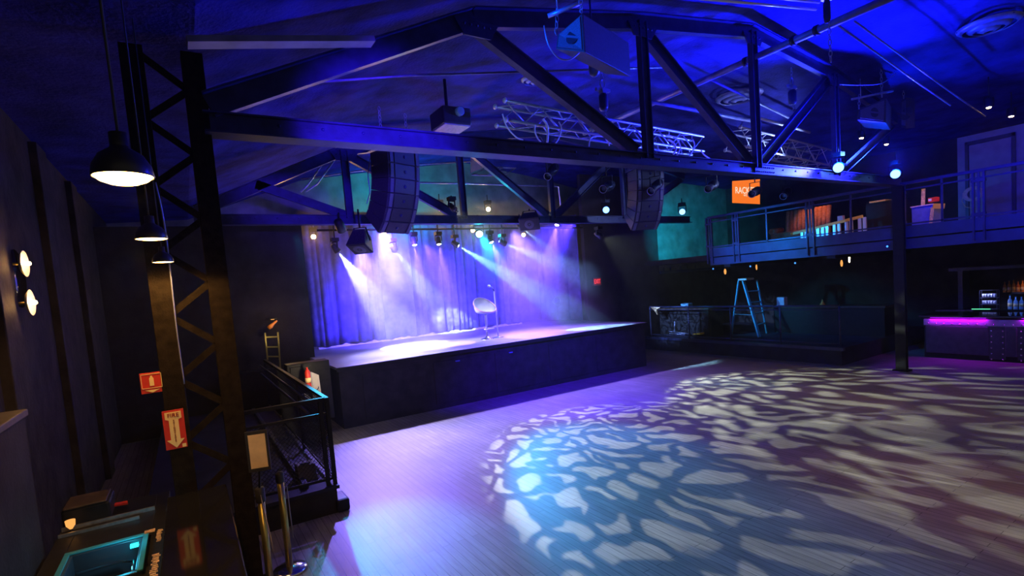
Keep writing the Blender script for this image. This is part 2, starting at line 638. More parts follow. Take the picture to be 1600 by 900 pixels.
def roof_truss(Y, label, posts, diags, extra=()):
    t = thing('roof_truss', label, 'roof truss', (6.7, Y, LOW))
    b = MB()
    k = sorted(TOP)
    for x0, x1 in zip(k, k[1:]):
        p, q = Vector((x0, Y, TOP[x0])), Vector((x1, Y, TOP[x1]))
        b.bar(p, q, 0.05, 0.19, (0, 0, 1))
        b.bar(p, q, 0.09, 0.018, (0, 0, 1), off=(0, -0.095))
        b.bar(p, q, 0.17, 0.018, (0, 0, 1), off=(0, 0.095))
    b.build('top_chord', 'truss', t)
    b = MB()
    b.span((0.3, Y - 0.02, 4.09), (13.55, Y + 0.02, 4.265))
    b.span((0.3, Y - 0.11, 4.075), (13.55, Y + 0.11, 4.093))
    b.span((0.3, Y - 0.06, 4.255), (13.55, Y + 0.06, 4.27))
    for i in range(33):
        b.lathe([(0, -0.012), (0.012, -0.01), (0.016, 0)], (0.9 + i * 0.385, Y - 0.02, 4.20), (0, 1, 0), 8)
    b.build('bottom_chord', 'truss', t)
    for x in posts:
        b = MB()
        channel(b, (x, Y - 0.03, 4.20), (x, Y - 0.03, TOP[x]), 0.13, 0.09)
        b.build('post', 'truss', t)
    for (x0, z0, x1, z1) in diags:
        b = MB()
        channel(b, (x0, Y + 0.03, z0), (x1, Y + 0.03, z1), 0.17, 0.10)
        b.build('diagonal', 'truss', t)
    for x in (3.05, 5.67, 8.22, 10.77):
        b = MB().prism([(x - 0.28, Y - 0.06, TOP[x] - 0.05), (x - 0.17, Y - 0.06, TOP[x] - 0.22), (x + 0.17, Y - 0.06, TOP[x] - 0.22), (x + 0.28, Y - 0.06, TOP[x] - 0.05)], (0, 0.02, 0))
        for i in range(5):
            b.lathe([(0, -0.012), (0.012, -0.01), (0.016, 0)], (x - 0.16 + i * 0.08, Y - 0.06, TOP[x] - 0.10), (0, 1, 0), 8)
        b.build('gusset_plate', 'truss', t)
    for (x0, z0, x1, z1) in extra:
        MB().bar((x0, Y, z0), (x1, Y, z1), 0.05, 0.17, (0, 0, 1)).build('end_brace', 'truss', t)
    b = MB().span((8.15, Y - 0.035, 4.10), (8.75, Y - 0.02, 4.25))
    for i in range(9):
        for j in range(2):
            b.lathe([(0, -0.012), (0.010, -0.01), (0.013, 0)], (8.2 + i * 0.06, Y - 0.035, 4.14 + j * 0.07), (0, 1, 0), 8)
    b.build('splice_plate', 'truss', t)
    return t


near_truss = roof_truss(TY, 'near steel roof truss crossing above the dance floor, blue lit', (5.67, 8.22, 10.77),
                        [(3.1, 5.5, 5.5, 4.28), (5.75, 5.95, 8.1, 4.28), (10.7, 5.98, 8.36, 4.28), (13.3, 5.42, 11.0, 4.28)])
far_truss = roof_truss(FY, 'far steel roof truss above the stage front edge', (3.05, 5.67, 8.22, 10.77),
                       [(3.1, 5.5, 5.5, 4.28), (5.75, 5.95, 8.1, 4.28), (10.7, 5.98, 8.36, 4.28), (13.3, 5.42, 11.0, 4.28)],
                       [(1.36, 4.83, 2.97, 4.27)])

# lattice column carrying the near truss
c = thing('lattice_column', 'brown-black steel lattice column beside the pendant lamps', 'column', (0.07, 5.25, 0))
for x0, x1 in ((-0.23, -0.07), (0.19, 0.35)):
    b = MB()
    b.span((x0, 5.18, 0), (x1, 5.196, 4.75)).span((x0, 5.18, 0), (x0 + 0.014, 5.34, 4.75)).span((x1 - 0.014, 5.18, 0), (x1, 5.34, 4.75))
    b.build('upright', 'column', c, bevel=0.003)
z = 0.95
for i in range(14):
    x0, x1 = (-0.12, 0.22) if i % 2 == 0 else (0.22, -0.12)
    MB().bar((x0, 5.21, z), (x1, 5.21, z + 0.268), 0.012, 0.055, (0, 0, 1)).build('lacing_bar', 'column', c)
    z += 0.268
MB().span((-0.3, 5.1, 0), (0.42, 5.42, 0.03)).build('base_plate', 'column', c)

# second column: carries the gallery front and the right end of the near truss
c = thing('gallery_column', 'dark steel column under the right end of the near truss', 'column', (13.45, 5.2, 0))
b = MB().span((13.36, 5.1, 0), (13.38, 5.3, 4.07)).span((13.46, 5.1, 0), (13.48, 5.3, 4.07)).span((13.38, 5.19, 0), (13.46, 5.21, 4.07))
b.build('shaft', 'black_metal', c)
MB().span((13.3, 5.05, 0), (13.54, 5.35, 0.025)).build('base_plate', 'black_metal', c)

# ------------------------------------------------ pipes and conduits at the roof


def pipe(name, label, cat, pts, r, m_='truss', group=None, n=12):
    return tag(MB().path(pts, r, n).build(name, m_), label, cat, group)


t = thing('roof_pipe', 'thick blue-lit steel pipe running front to back past the truss', 'pipe', (8.3, 4.5, 5.98))
MB().tube((8.3, 1.5, 5.98), (8.3, 9.5, 5.98), 0.055).build('tube', 'truss_pale', t)
for y in (4.2, 4.55, 5.35):
    MB().lathe([(0.056, -0.03), (0.075, -0.03), (0.075, 0.03), (0.056, 0.03)], (8.3, y, 5.98), (0, 1, 0), 16).build('clamp', 'black_metal', t)
pipe('conduit', 'thin pale conduit sloping from the thick roof pipe, lower of the pair', 'conduit', [P(1310, 40, 1, 4.0), P(1435, 130, 1, 4.0), (12.6, 4.0, 5.32)], 0.014, 'truss_pale')
pipe('conduit', 'thin pale conduit sloping from the thick roof pipe, upper of the pair', 'conduit', [P(1335, 33, 1, 4.0), P(1480, 140, 1, 4.0), (14.4, 4.0, 5.3)], 0.014, 'truss_pale')
pipe('conduit', 'bright conduit along the ceiling at the top edge of the photo, ending at a hoist', 'conduit', [P(1085, -3, 1, 3.4), P(1275, 15, 1, 3.4)], 0.014, 'bright_alu')
pipe('conduit', 'second bright conduit just above the one ending at the hoist', 'conduit', [P(1180, -6, 1, 3.6), P(1280, 4, 1, 3.6)], 0.014, 'bright_alu')
pipe('conduit', 'long thin conduit crossing behind the near truss diagonal', 'conduit', [P(470, 130, 2, 5.0), P(640, 118, 2, 5.3), P(830, 112, 2, 5.4), P(1040, 105, 2, 5.6)], 0.014, 'truss_pale')
pipe('conduit', 'thin conduit sloping down right of the middle truss post', 'conduit', [P(1105, 122, 1, 6.6), P(1232, 184, 1, 6.6)], 0.022, 'truss_pale')
pipe('conduit', 'dull pipe behind the middle truss diagonal, angling down rightwards', 'conduit', [P(1000, 156, 1, 7.0), P(1180, 190, 1, 7.0)], 0.035, 'truss_pale')
pipe('tube_rail', 'short bright tube seen through the right truss diagonal', 'tube', [P(1185, 184, 1, 6.8), P(1265, 207, 1, 6.8)], 0.03, 'bright_alu')
pipe('conduit', 'thin conduit high above the stage, level with the curved speaker top', 'conduit', [P(470, 280, 1, 12.6), P(575, 265, 1, 12.6), P(645, 258, 1, 12.6), P(735, 252, 1, 12.6)], 0.018, 'alu')
pipe('conduit', 'level conduit above the stage between two far truss posts', 'conduit', [P(645, 285, 1, 12.0), P(735, 287, 1, 12.0), P(862, 291, 1, 12.0), P(873, 292, 1, 12.0), P(876, 322, 1, 12.0)], 0.02, 'alu')
pipe('conduit', 'slanting pale conduit left of the curved speaker, nearer its edge', 'conduit', [P(512, 245, 1, 12.0), P(480, 290, 1, 12.0), P(470, 300, 1, 12.0)], 0.018, 'alu')
pipe('conduit', 'slanting pale conduit left of the curved speaker, farther from its edge', 'conduit', [P(528, 243, 1, 12.3), P(495, 288, 1, 12.3), P(478, 299, 1, 12.3)], 0.018, 'alu')
pipe('conduit', 'short bright conduit passing behind the top of the curved speaker', 'conduit', [P(540, 232, 1, 11.6), P(585, 262, 1, 11.6)], 0.03, 'alu')
b = MB().bar(P(292, 66, 1, 4.0), P(582, 65, 1, 4.0), 0.12, 0.04, (0, 0, 1))
tag(b.build('ceiling_strut', 'truss_pale'), 'flat steel strut high up left, lit violet to cyan', 'strut')

# -------------------------------------------------------- box lighting truss


def box_truss(p, q, s, label, m_, group=None):
    p, q = Vector(p), Vector(q)
    t = thing('lighting_truss', label, 'lighting truss', p, group=group)
    d = (q - p).normalized()
    a = d.cross(Vector((0, 0, 1))).normalized() * s / 2
    u = Vector((0, 0, s / 2))
    corners = [a + u, a - u, -a - u, -a + u]
    for cnr in corners:
        mt = MB().tube(p + cnr, q + cnr, 0.024, 10).build('main_tube', m_, t)
        MB().lathe([(0, -0.035), (0.03, -0.035), (0.045, -0.015), (0.045, 0.0), (0.024, 0.01)], p + cnr, d, 14).build('end_coupler', 'bright_alu', mt)
    n = int((q - p).length / 0.34)
    for k in range(4):
        b = MB()
        for i in range(n):
            f0, f1 = i / n, (i + 1) / n
            c0, c1 = (corners[k], corners[(k + 1) % 4]) if i % 2 == 0 else (corners[(k + 1) % 4], corners[k])
            b.tube(p.lerp(q, f0) + c0, p.lerp(q, f1) + c1, 0.011, 6)
        b.build('lacing', m_, t)
    return t


box_truss(P(783, 177, 1, 7.2), P(1090, 228, 1, 7.2), 0.30, 'square aluminium lighting truss with round end couplers, hung with white cables', 'alu')
box_truss(P(1145, 217, 1, 7.6), P(1292, 251, 1, 7.6), 0.42, 'bright square lighting truss at the right beside the blue lamp', 'bright_alu')


def cable(pts, label, r=0.012, m_='cable_white', group='white cables on the lighting truss'):
    """A hanging cable through a few points, smoothed."""
    pts = [Vector(p) for p in pts]
    out = []
    k = len(pts)
    for i in range(k - 1):
        p0, p1, p2, p3 = pts[max(i - 1, 0)], pts[i], pts[i + 1], pts[min(i + 2, k - 1)]
        for j in range(6):
            f = j / 6
            out.append(0.5 * ((2 * p1) + (p2 - p0) * f + (2 * p0 - 5 * p1 + 4 * p2 - p3) * f * f + (3 * p1 - p0 - 3 * p2 + p3) * f ** 3))
    out.append(pts[-1])
    return tag(MB().path(out, r, 6).build('cable', m_), label, 'cable', group)


Yc = 6.95
cable([P(785, 178, 1, Yc), P(792, 198, 1, Yc), P(806, 214, 1, Yc), P(817, 219, 1, Yc)], 'white cable looping down from the left end of the lighting truss')
cable([P(836, 195, 1, Yc), P(836, 206, 1, Yc), P(840, 216, 1, Yc), P(845, 222, 1, Yc)], 'short white cable hanging in the middle of the lighting truss')
cable([P(848, 186, 1, Yc), P(854, 194, 1, Yc), P(856, 206, 1, Yc), P(855, 222, 1, Yc)], 'thick white cable hanging beside the short one on the lighting truss', 0.02)
cable([P(873, 190, 1, Yc), P(877, 200, 1, Yc), P(874, 214, 1, Yc), P(868, 224, 1, Yc)], 'white cable curling off the truss left of the near diagonal')
cable([P(920, 230, 1, Yc), P(923, 216, 1, Yc), P(936, 213, 1, Yc), P(948, 216, 1, Yc), P(952, 228, 1, Yc)], 'white cable arched behind the foot of the near diagonal')
cable([P(1041, 211, 1, 6.2), P(1056, 216, 1, 6.2), P(1063, 230, 1, 6.2), P(1058, 242, 1, 6.2)], 'white cable looping right of the first truss post, outermost')
cable([P(1043, 218, 1, 6.2), P(1052, 223, 1, 6.2), P(1056, 233, 1, 6.2), P(1052, 241, 1, 6.2)], 'white cable looping right of the first truss post, innermost', 0.016)
cable([P(1082, 218, 1, 6.2), P(1085, 226, 1, 6.2), P(1082, 236, 1, 6.2), P(1077, 244, 1, 6.2)], 'white cable looping between the first two truss posts')
cable([P(1095, 234, 1, 6.2), P(1100, 242, 1, 6.2), P(1112, 250, 1, 6.2)], 'white cable hanging under the middle truss diagonal')
cable([P(850, 40, 1, 4.2), P(857, 70, 1, 4.2), P(872, 90, 1, 4.2), P(890, 93, 1, 4.2), P(905, 82, 1, 4.2)], 'thin cable sagging under the big hanging wedge speaker', 0.008, 'alu', None)
cable([P(1312, 132, 1, 4.7), P(1345, 133, 1, 4.7), P(1378, 130, 1, 4.7), P(1400, 114, 1, 4.7)], 'thin cable sagging above the right hanging speaker', 0.008, 'alu', None)
cable([P(243, 285, 1, 4.9), P(256, 345, 1, 4.9), P(266, 425, 1, 5.1), P(276, 515, 1, 5.12), P(288, 600, 1, 5.14)], 'thin blue-lit cable running down the lattice column', 0.006, 'alu', None)

# -------------------------------------------------------------- hung speakers
# wedge cabinets on chains


def chain(pts, n, r=0.012):
    b = MB()
    p, q = Vector(pts[0]), Vector(pts[1])
    for i in range(n):
        c0 = p.lerp(q, (i + 0.5) / n)
        L = (q - p).length / n * 0.62
        ring = []
        for j in range(10):
            a = 2 * PI * j / 10
            o_ = Vector((math.cos(a) * r * 1.6, 0, math.sin(a) * L)) if i % 2 == 0 else Vector((0, math.cos(a) * r * 1.6, math.sin(a) * L))
            ring.append(c0 + o_)
        b.path(ring, r * 0.4, 5, closed=True)
    return b


def wedge_speaker(label, face, depth, hangs, port=True):
    """Cabinet with a trapezoid front: face = four front corners (low left, low right, high right, high left)."""
    f = [Vector(p) for p in face]
    back = [p + Vector(depth) for p in f]
    t = thing('hanging_speaker', label, 'speaker', sum(f, Vector()) / 4)
    b = MB().hull8([f[0], f[1], f[2], f[3], back[0], back[1], back[2], back[3]])
    b.build('cabinet', 'speaker', t, bevel=0.012)
    nrm = (f[1] - f[0]).cross(f[3] - f[0]).normalized()
    if nrm.dot(EYE - f[0]) < 0:
        nrm = -nrm
    c0 = sum(f, Vector()) / 4
    g_ = [c0 + (p - c0) * 0.82 + nrm * 0.012 for p in f]
    gr = MB().prism(g_, -nrm * 0.02).build('grille', 'grille', t)
    r_ = (f[1] - f[0]).normalized()
    u_ = nrm.cross(r_).normalized()
    h = (f[2] - f[1]).length
    cc = c0 + r_ * h * 0.10
    for sgn in (-1, 1):
        pts = [cc + nrm * 0.013 + u_ * (sgn * 0.035 * h + sgn * math.sin(a) * 0.16 * h) + r_ * math.cos(a) * 0.17 * h for a in [PI * i / 10 for i in range(11)]]
        MB().prism(pts, nrm * 0.004).build('horn_mouth', 'black_plastic', gr)
    for (p, q) in hangs:
        chain((p, q), max(4, int((Vector(q) - Vector(p)).length / 0.06))).build('chain', 'alu', t)
    top = (f[3] + f[2]) / 2
    return t


wedge_speaker('big black wedge speaker hung on chains left of the first truss post', [P(868, 77, 1, 4.45), P(914, 82, 1, 4.15), P(910, 20, 1, 4.15), P(871, 54, 1, 4.45)],
              (0.95, 0.30, 0.0), [(P(869, 54, 1, 4.45), P(871, 14, 1, 4.45)), (P(908, 20, 1, 4.2), P(908, 0, 1, 4.2))])
t = thing('rigging_bar', 'short rigging bar above the big wedge speaker', 'rigging bar', P(888, 13, 1, 4.3))
MB().tube(P(856, 25, 1, 4.45), P(908, 4, 1, 4.2), 0.022).build('bar', 'alu', t)
b = MB().tube(P(871, 18, 1, 4.4), P(871, 18, 1, 4.4) + Vector((0, 0, 0.5)), 0.006, 6).tube(P(905, 6, 1, 4.2), P(905, 6, 1, 4.2) + Vector((0, 0, 0.4)), 0.006, 6)
b.build('suspension_wire', 'alu', t)

wedge_speaker('right hanging wedge speaker with blue-lit front near the gallery lamps', [P(1339, 187, 1, 5.05), P(1384, 192, 1, 4.8), P(1385, 153, 1, 4.8), P(1340, 171, 1, 5.05)],
              (0.85, 0.25, 0.0), [(P(1342, 170, 1, 5.0), P(1343, 148, 1, 5.0)), (P(1378, 152, 1, 4.85), P(1376, 80, 1, 4.85))])
wedge_speaker('farther right hanging speaker, darker, showing its lit underside', [P(1408, 199, 1, 5.0), P(1416, 201, 1, 4.9), P(1416, 152, 1, 4.9), P(1409, 156, 1, 5.0)],
              (0.75, 0.12, 0.12), [(P(1412, 154, 1, 4.95), P(1411, 120, 1, 4.95)), (P(1440, 148, 1, 5.05), P(1442, 118, 1, 5.05))])
t = thing('rigging_bar', 'rigging bar over the right hanging wedge speaker', 'rigging bar', P(1362, 147, 1, 5.0))
MB().tube(P(1331, 155, 1, 5.1), P(1395, 142, 1, 4.8), 0.022).build('bar', 'alu', t)
b = MB().tube(P(1345, 152, 1, 5.0), P(1345, 152, 1, 5.0) + Vector((0, 0, 0.35)), 0.006, 6)
b.build('suspension_wire', 'alu', t)


# line arrays
def line_array(label, loc, rotz, n=6):
    """A J-shaped hang of wedge cabinets; front looks along local -y, the lower boxes tilt down."""
    t = thing('line_array', label, 'line array speaker', loc, rotz)
    w, h, dpt = 0.74, 0.26, 0.48
    angs = [math.radians(a) for a in (0, 3, 8, 15, 24, 35, 48)]      # tilt of each joint between boxes
    p = Vector((0, 0, 0))                     # top front edge of the next box
    X = Vector((w / 2, 0, 0))
    for i in range(n):
        a0, a1 = angs[i], angs[i + 1]
        am = (a0 + a1) / 2
        f = Vector((0, -math.cos(am), -math.sin(am)))        # forward
        dn = Vector((0, math.sin(am), -math.cos(am)))        # down along the front
        q = p + dn * h
        tb = p - Vector((0, -math.cos(a0), -math.sin(a0))) * dpt
        bb = q - Vector((0, -math.cos(a1), -math.sin(a1))) * dpt
        g = (q - p) * 0.012
        cab = MB().hull8([p - X + g, tb - X + g, bb - X - g, q - X - g, p + X + g, tb + X + g, bb + X - g, q + X - g]).build('cabinet', 'speaker', t, bevel=0.006, world=False)
        g0, g1 = p + dn * 0.012 + f * 0.004, q - dn * 0.012 + f * 0.004
        X2 = Vector((w / 2 - 0.14, 0, 0))
        MB().hull8([g0 - X2, g0 + X2, g1 + X2, g1 - X2, g0 - X2 + f * 0.012, g0 + X2 + f * 0.012, g1 + X2 + f * 0.012, g1 - X2 + f * 0.012]).build('grille', 'black_plastic', cab, world=False)
        for sx in (-1, 1):                   # side rails of the front
            a = Vector((sx * (w / 2 - 0.07), 0, 0))
            c_ = Vector((0.035, 0, 0))
            MB().hull8([g0 + a - c_, g0 + a + c_, g1 + a + c_, g1 + a - c_, g0 + a - c_ + f * 0.02, g0 + a + c_ + f * 0.02, g1 + a + c_ + f * 0.02, g1 + a - c_ + f * 0.02]).build('side_rail', 'grille', cab, world=False)
        c0 = (g0 + g1) / 2 + f * 0.012
        MB().lathe([(0.03, 0), (0.03, 0.008), (0.018, 0.012), (0, 0.012)], c0, f, 14).build('badge', 'truss', cab, world=False)
        p = q
    b = MB().box((0, 0.22, 0.05), (0.80, 0.62, 0.06)).box((0, 0.2, 0.14), (0.06, 0.5, 0.14))
    b.build('fly_frame', 'truss', t, world=False, bevel=0.006)
    for sx in (-0.3, 0.3):
        chain(((sx, 0.2, 0.08), (sx, 0.2, 0.75)), 9, 0.016).build('chain', 'alu', t, world=False)
    return t


line_array('curved black line-array speaker hanging left in front of the stage', (3.62, 9.05, 5.16), math.radians(20))
line_array('curved black line-array speaker hanging right of the stage', (9.95, 9.05, 5.16), math.radians(-18))
cable([P(578, 248, 1, 9.6), P(575, 275, 1, 9.6), P(578, 300, 1, 9.6), P(573, 318, 1, 9.6)], 'thin cable hanging behind the left curved speaker', 0.010, 'alu', None)

# small angled monitor hung under the left array and another on the far truss


def fill_speaker(label, c, aim_to, s, hang):
    t = thing('fill_speaker', label, 'speaker', c)
    c = Vector(c)
    f = aim(c, aim_to)
    r = f.cross(Vector((0, 0, 1))).normalized()
    u = r.cross(f)
    w, h, d = s
    fr = [c + f * d / 2 + r * sx * w / 2 + u * sz * h / 2 for sx, sz in ((-1, -1), (1, -1), (1, 1), (-1, 1))]
    bk = [c - f * d / 2 + r * sx * w * 0.3 + u * sz * h * 0.42 for sx, sz in ((-1, -1), (1, -1), (1, 1), (-1, 1))]
    MB().hull8([*fr, *bk]).build('cabinet', 'speaker', t, bevel=0.012)
    g_ = [c + f * (d / 2 + 0.004) + (p - c - f * d / 2) * 0.86 for p in fr]
    gr = MB().prism(g_, f * 0.012).build('grille', 'black_plastic', t)
    MB().lathe([(0.0, 0.018), (0.10 * h, 0.014), (0.30 * h, 0.024), (0.34 * h, 0.016)], c + f * d / 2, f, 20).build('cone', 'grille', gr)
    b = MB()
    for sx in (-1, 1):
        b.bar(c + r * sx * w * 0.48, c + r * sx * w * 0.30 + Vector((0, 0, h * 0.7)), 0.03, 0.012, tuple(f))
    b.bar(c + r * -w * 0.30 + Vector((0, 0, h * 0.7)), c + r * w * 0.30 + Vector((0, 0, h * 0.7)), 0.03, 0.014, (0, 0, 1))
    b.tube(c + Vector((0, 0, h * 0.7)), c + Vector((0, 0, h * 0.7 + hang)), 0.018)
    b.build('yoke_bracket', 'black_metal', t)
    return t


fill_speaker('small boxy speaker tilted down under the left curved array', P(564, 377, 1, 9.9), P(530, 600, 1, 9.0), (0.40, 0.36, 0.34), 0.35)
fill_speaker('small speaker with round cone fixed under the far truss, over the stage', P(828, 345, 1, 10.55), P(800, 520, 1, 8.0), (0.50, 0.34, 0.34), 0.05)

# --------------------------------------------------------- other ceiling things
t = thing('projector', 'dark projector box with pinkish underside hung above the near truss', 'projector', P(705, 185, 1, 7.5))
c0 = P(705, 197, 1, 7.5)
MB().span((c0.x - 0.22, 7.3, c0.z - 0.02), (c0.x + 0.26, 7.8, c0.z + 0.24)).build('housing', 'black_plastic', t, bevel=0.02)
MB().span((c0.x - 0.20, 7.32, c0.z - 0.04), (c0.x + 0.24, 7.78, c0.z - 0.02)).build('bottom_panel', 'pink_panel', t)
MB().lathe([(0.07, 0), (0.07, 0.06), (0.05, 0.07), (0, 0.04)], (c0.x + 0.05, 7.3, c0.z + 0.16), (0, -1, 0), 20).build('lens', 'glass_clear', t)
MB().tube((c0.x, 7.6, c0.z + 0.24), (c0.x, 7.6, c0.z + 0.75), 0.025).build('mount_pole', 'black_metal', t)


def P_roof(u, v, drop=0.0):
    z = 5.5
    for _ in range(25):
        p = P(u, v, 2, z)
        z = 0.5 * z + 0.5 * (roof_z(p.x) - drop)
    return P(u, v, 2, z)


def diffuser(label, c, r):
    t = thing('ceiling_diffuser', label, 'ceiling vent', c)
    for k, (a, z0) in enumerate(((1.0, 0.0), (0.68, -0.03), (0.36, -0.06))):
        MB().lathe([(r * a, z0), (r * a * 0.98, z0 - 0.02), (r * (a - 0.2), z0 - 0.07), (r * (a - 0.2), z0 - 0.05), (r * a, z0)], c, (0, 0, 1), 36).build('ring', 'truss_pale', t)
    MB().lathe([(0, -0.10), (r * 0.12, -0.09), (r * 0.12, 0.0), (0, 0.06)], c, (0, 0, 1), 20).build('hub', 'truss', t)
    for a in range(3):
        a_ = a * 2 * PI / 3
        MB().bar(Vector(c) + Vector((0, 0, -0.02)), Vector(c) + Vector((math.cos(a_) * r, math.sin(a_) * r, -0.02)), 0.015, 0.015).build('spoke', 'truss', t)
    return t


diffuser('round ceiling vent left of the big wedge speaker cylinder', P_roof(836, 122, 0.02), 0.27)
diffuser('round ceiling vent behind the middle truss post', P_roof(1155, 150, 0.02), 0.5)
diffuser('large round ceiling vent at the top right corner', P_roof(1545, 38, 0.02), 0.42)
t = thing('hanging_cylinder', 'round-ended cylinder hanging below the big wedge speaker', 'pendant fitting', P(929, 105, 1, 4.9))
c0 = P(929, 120, 1, 4.9)
MB().lathe([(0, 0), (0.035, 0.008), (0.058, 0.035), (0.064, 0.08), (0.064, 0.32), (0, 0.32)], c0, (0, 0, 1), 20).build('body', 'truss_pale', t)
MB().tube(c0 + Vector((0, 0, 0.3)), c0 + Vector((0, 0, 1.2)), 0.012).build('stem', 'truss', t)


def hoist(label, c, top, k=1.0):
    c = Vector(c)
    top = max(0.03, roof_z(c.x) - c.z - 0.46)
    t = thing('chain_hoist', label, 'chain hoist', c)
    MB().lathe([(0, -0.14), (0.06 * k, -0.13), (0.075 * k, -0.08), (0.075 * k, 0.10), (0.05 * k, 0.14), (0, 0.14)], c, (0, 0, 1), 18).build('motor', 'truss', t)
    MB().box(c + Vector((0, 0, 0.2)), (0.30, 0.05, 0.05)).box(c + Vector((0, 0, 0.17)), (0.10, 0.10, 0.06)).build('cross_bracket', 'alu', t)
    ring = [c + Vector((math.cos(a) * 0.05, 0, 0.30 + math.sin(a) * 0.07)) for a in [2 * PI * i / 14 for i in range(14)]]
    MB().path(ring, 0.014, 6, closed=True).build('hook', 'alu', t)
    chain((c + Vector((0, 0, 0.36)), c + Vector((0, 0, 0.36 + top))), max(3, int(top / 0.07)), 0.014).build('chain', 'alu', t)
    chain((c + Vector((0.04, 0, -0.14)), c + Vector((0.06, 0, -0.60))), 7, 0.012).build('load_chain', 'alu', t)
    return t


hoist('chain hoist hanging right of the middle truss post', P(1238, 152, 1, 5.75), 0.45)
hoist('chain hoist hanging left of the first truss post, under the wedge speaker', P(943, 160, 1, 6.6), 0.9)
hoist('chain hoist at the top edge where the bright conduits end', P(1292, 18, 1, 3.5), 0.2, 0.55)

t = thing('ceiling_hatch', 'open pale hatch panel hanging high above the stage', 'hatch', P(765, 265, 1, 12.6))
pp = [P(u, v, 1, y) for u, v, y in ((736, 270, 12.6), (765, 258, 12.6), (748, 241, 12.6), (736, 241, 12.6))]
MB().prism(pp, (0, 0.03, 0)).build('panel', 'white_paint', t)
fr = [P(737, 273, 1, 12.7), P(785, 275, 1, 12.7), P(806, 263, 1, 12.7), P(765, 261, 1, 12.7)]
MB().path(fr, 0.025, 6, closed=True).path([fr[0].lerp(fr[1], .5), fr[3].lerp(fr[2], .5)], 0.02, 6).build('frame', 'alu', t)

# ============================================================ stage furnishing
def curtain_y(x, z):
    ph = (x - 2.9) / 0.52 + 0.35 * math.sin(x * 1.7) + 0.2 * math.sin(x * 4.1)
    f = abs(math.cos(PI * ph))
    deep = 0.14 * (1 - min(1, f * 2.6)) + 0.03 * math.cos(2 * PI * ph * 2)
    return 14.98 + deep + 0.03 * math.sin(x * 9 + z * 0.4)


NU = 420
b = MB()
def cf(u, v):
    x = 2.78 + u * 7.3
    lo = 1.285 + 0.018 * math.sin(x * 5.1) + 0.012 * math.sin(x * 13)
    z = lo + v * (4.85 - lo)
    return Vector((x, curtain_y(x, z), z))


b.grid(cf, NU, 10)
t = thing('stage_curtain', 'pleated grey-blue velour curtain across the back of the stage', 'curtain', (6.5, 15.0, ST))
b.build('drape', 'curtain', t, solid=0.012)
MB().tube((2.6, 15.08, 4.88), (10.6, 15.08, 4.88), 0.025).build('track', 'black_metal', t)
b = MB()
def side(u, v):
    y = 15.05 - u * 2.0
    return Vector((10.62 + 0.06 * math.sin(u * 22) + u * 0.22, y, 1.27 + v * 3.4))


b.grid(side, 60, 6)
t = thing('side_drape', 'dark side drape closing the right end of the stage', 'curtain', (10.7, 14, ST))
b.build('drape', 'curtain', t, solid=0.012)
b = MB()
def gap_strip(u, v):
    x = 2.95 + u * 6.6
    a = v * PI
    r = 0.045 + 0.02 * math.sin(x * 7.3) + 0.012 * math.sin(x * 17 + 1) + 0.008 * math.sin(x * 31)
    return Vector((x, 14.76 - math.cos(a) * (r + 0.02) + 0.03 * math.sin(x * 2.3), ST + 0.003 + math.sin(a) * r))


b.grid(gap_strip, 220, 8)
tag(b.build('lit_gap_strip', 'white_cloth'), 'added white strip for the lit gap along the foot of the stage curtain', 'cloth')  # added strip imitating the lit floor seen under the curtain

# chair on a pedestal
cx, cy = 6.52, 11.72
t = thing('bar_stool', 'white shell bar stool with pinkish rim and chrome pedestal on the stage', 'stool', (cx, cy, ST))
MB().lathe([(0, 0), (0.175, 0.0), (0.175, 0.008), (0.14, 0.02), (0.06, 0.045), (0.035, 0.08), (0, 0.08)], (cx, cy, ST), (0, 0, 1), 30).build('base', 'chrome', t)
MB().tube((cx, cy, ST + 0.05), (cx, cy, ST + 0.62), 0.026, 14).lathe([(0.026, 0.35), (0.036, 0.35), (0.036, 0.62), (0.08, 0.64), (0, 0.645)], (cx, cy, ST), (0, 0, 1), 18).build('pedestal', 'bright_alu', t)
ring = [(cx - 0.02 + math.cos(a) * 0.14, cy - 0.16 + math.sin(a) * 0.09, ST + 0.27) for a in [PI * (1 + i / 12) for i in range(13)]]
MB().path([(cx, cy, ST + 0.27)] + ring + [(cx, cy, ST + 0.27)], 0.009, 8).build('foot_ring', 'bright_alu', t)
SEAT = ST + 0.66
FACE = math.radians(-88)          # the seat opens towards the hall, turned to the right


def shell(u, v, off=0.0):
    """v 0 centre of seat to 1 rim; u around; the rim is high behind and at the arms, low in front."""
    a = u * 2 * PI
    back = 0.5 - 0.5 * math.cos(a - 0)            # 0 at the front, 1 at the back
    rr = 0.265 * (1 - (1 - v) ** 2.4)
    rim = 0.035 + 0.37 * back ** 1.8 + 0.05 * math.sin(a) ** 2
    z = SEAT + rim * v ** 2.8 + off
    lx, ly = rr * math.cos(a) * 1.02, rr * math.sin(a) * 1.08
    ca, sa = math.cos(FACE), math.sin(FACE)
    return Vector((cx + lx * ca - ly * sa, cy + lx * sa + ly * ca, z))


MB().grid(shell, 48, 14).build('shell', 'shell', t, solid=0.014)
MB().path([shell(i / 48, 1.0) for i in range(48)], 0.019, 8, closed=True).build('rim', 'shell_edge', t)

